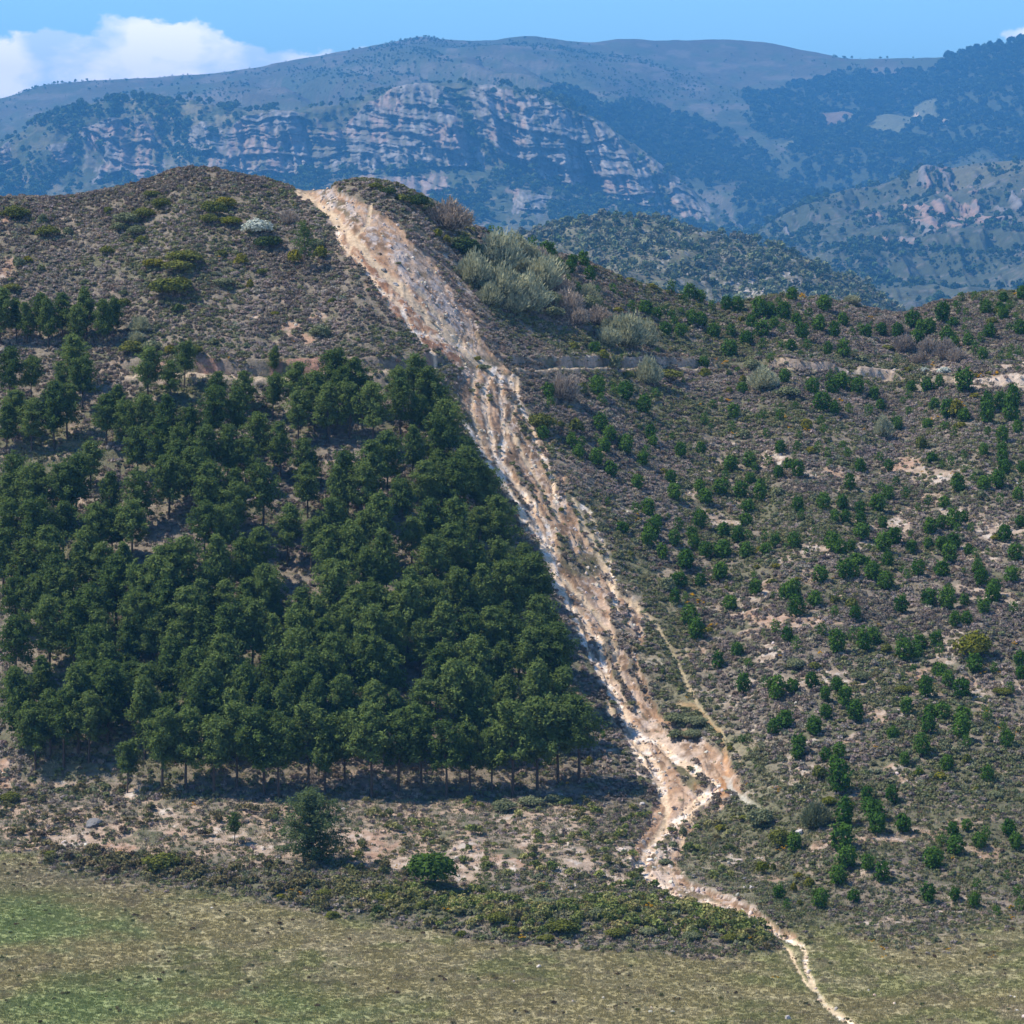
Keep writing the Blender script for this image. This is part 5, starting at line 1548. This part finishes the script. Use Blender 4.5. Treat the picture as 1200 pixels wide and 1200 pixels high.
# far woods and bushes
blob = dome_mesh('far_tree_crown', (M_FOREST,), (70, 71, 72), w=1.0, h=1.25, lobes=4, n=44, size=.42, bias=.9)
wA = (forA * (~trk) * (UA > -60) * (UA < 1420) * (PA < 330)).astype(float)
n_ = 17000
Pf, ff = scat(shA, wA, n_, 81)
cover('mountain_forest', 'dark blue green pine forest on the far mountain', Pf, KF * (6.5 + 5 * np.random.default_rng(82).random(n_)), palette(n_, [(1, 1, 1), (.8, .9, .8), (1.3, 1.3, 1.1)], [4, 3, 2], 83), blob, seed=84)
n_ = 9000
wA2 = ((~forA) & (DA < 6250) & (UA > -60) & (UA < 1300)) * (.1 + sstep(.5, .6, fbm(XA / 160, DA / 260, o=3, seed=85))) * (1 - pl * .7)
Pf, ff = scat(shA, wA2, n_, 86)
cover('mountain_bushes', 'dark bushes dotted over the far mountain', Pf, KF * (2.0 + 3.2 * np.random.default_rng(87).random(n_) ** 2), palette(n_, [(1.7, 1.6, 1.3), (2.6, 2.2, 1.6)], [1, 1], 88), blob, seed=89)
n_ = 13000
wB = bushB * (.12 + sstep(.46, .58, fbm(XB / 60, ZB / 40, o=3, seed=90)))
Pf, ff = scat(shB, wB, n_, 91)
cover('cliff_bushes', 'dark bushes and small trees among the cliffs', Pf, KF * (3.0 + 6.5 * np.random.default_rng(92).random(n_) ** 2), palette(n_, [(1.1, 1.2, 1), (1.7, 1.7, 1.2), (2.3, 2.1, 1.5)], [4, 2, 1], 93), blob, seed=94)
n_ = 5200
wC = (1 - rk) * (UC > 780) * (UC < 1300) * (DC < 3490) * (.1 + sstep(.5, .6, fbm(XC / 30, DC / 45, o=3, seed=95)))
Pf, ff = scat(shC, wC, n_, 96)
cover('spur_bushes', 'dark bushes dotted over the rocky spur', Pf, KF * (2.0 + 5.5 * np.random.default_rng(97).random(n_) ** 4), palette(n_, [(1.2, 1.2, 1), (1.9, 1.9, 1.4)], [2, 1], 98), blob, seed=99)
n_ = 12000
wD = (DD < 1502) * (.4 + sstep(.42, .55, fbm(XD / 14, DD / 20, o=3, seed=100))) * (UD > 540) * (UD < 1150)
Pf, ff = scat(shD, wD, n_, 201)
sz_ = 1.1 + 3.4 * np.random.default_rng(202).random(n_) ** 8
cover('hill_scrub', 'grey green scrub and bushes over the middle hill', Pf, KF * sz_, palette(n_, [(2.2, 2.0, 2.2), (4.0, 2.7, 4.2), (3.6, 2.7, 3.2), (5.6, 3.9, 5.6)], [3, 4, 4, 2], 203), blob, seed=204)

# ------------------------------------------------------------------ haze: the air itself
hz = mesh_np('haze', np.array([(x, y, z) for x in (-7000, 7000) for y in (-30, 16000) for z in (-238, 680)], float),
             np.array([(0, 1, 3, 2), (4, 6, 7, 5), (0, 4, 5, 1), (2, 3, 7, 6), (0, 2, 6, 4), (1, 5, 7, 3)]))
hm = bpy.data.materials.new('hazy air')
hm.use_nodes = True
hn, hl = hm.node_tree.nodes, hm.node_tree.links
hn.clear()
ho = N(hn, 'ShaderNodeOutputMaterial')
pv = N(hn, 'ShaderNodeVolumePrincipled')
pv.inputs['Color'].default_value = (*HAZE_COLOR, 1)
pv.inputs['Density'].default_value = HAZE_DENSITY
pv.inputs['Anisotropy'].default_value = 0.0
hl.new(pv.outputs[0], ho.inputs['Volume'])
hz.materials.append(hm)
link('haze', hz, kind='stuff', label='thin blue air haze over the valley')
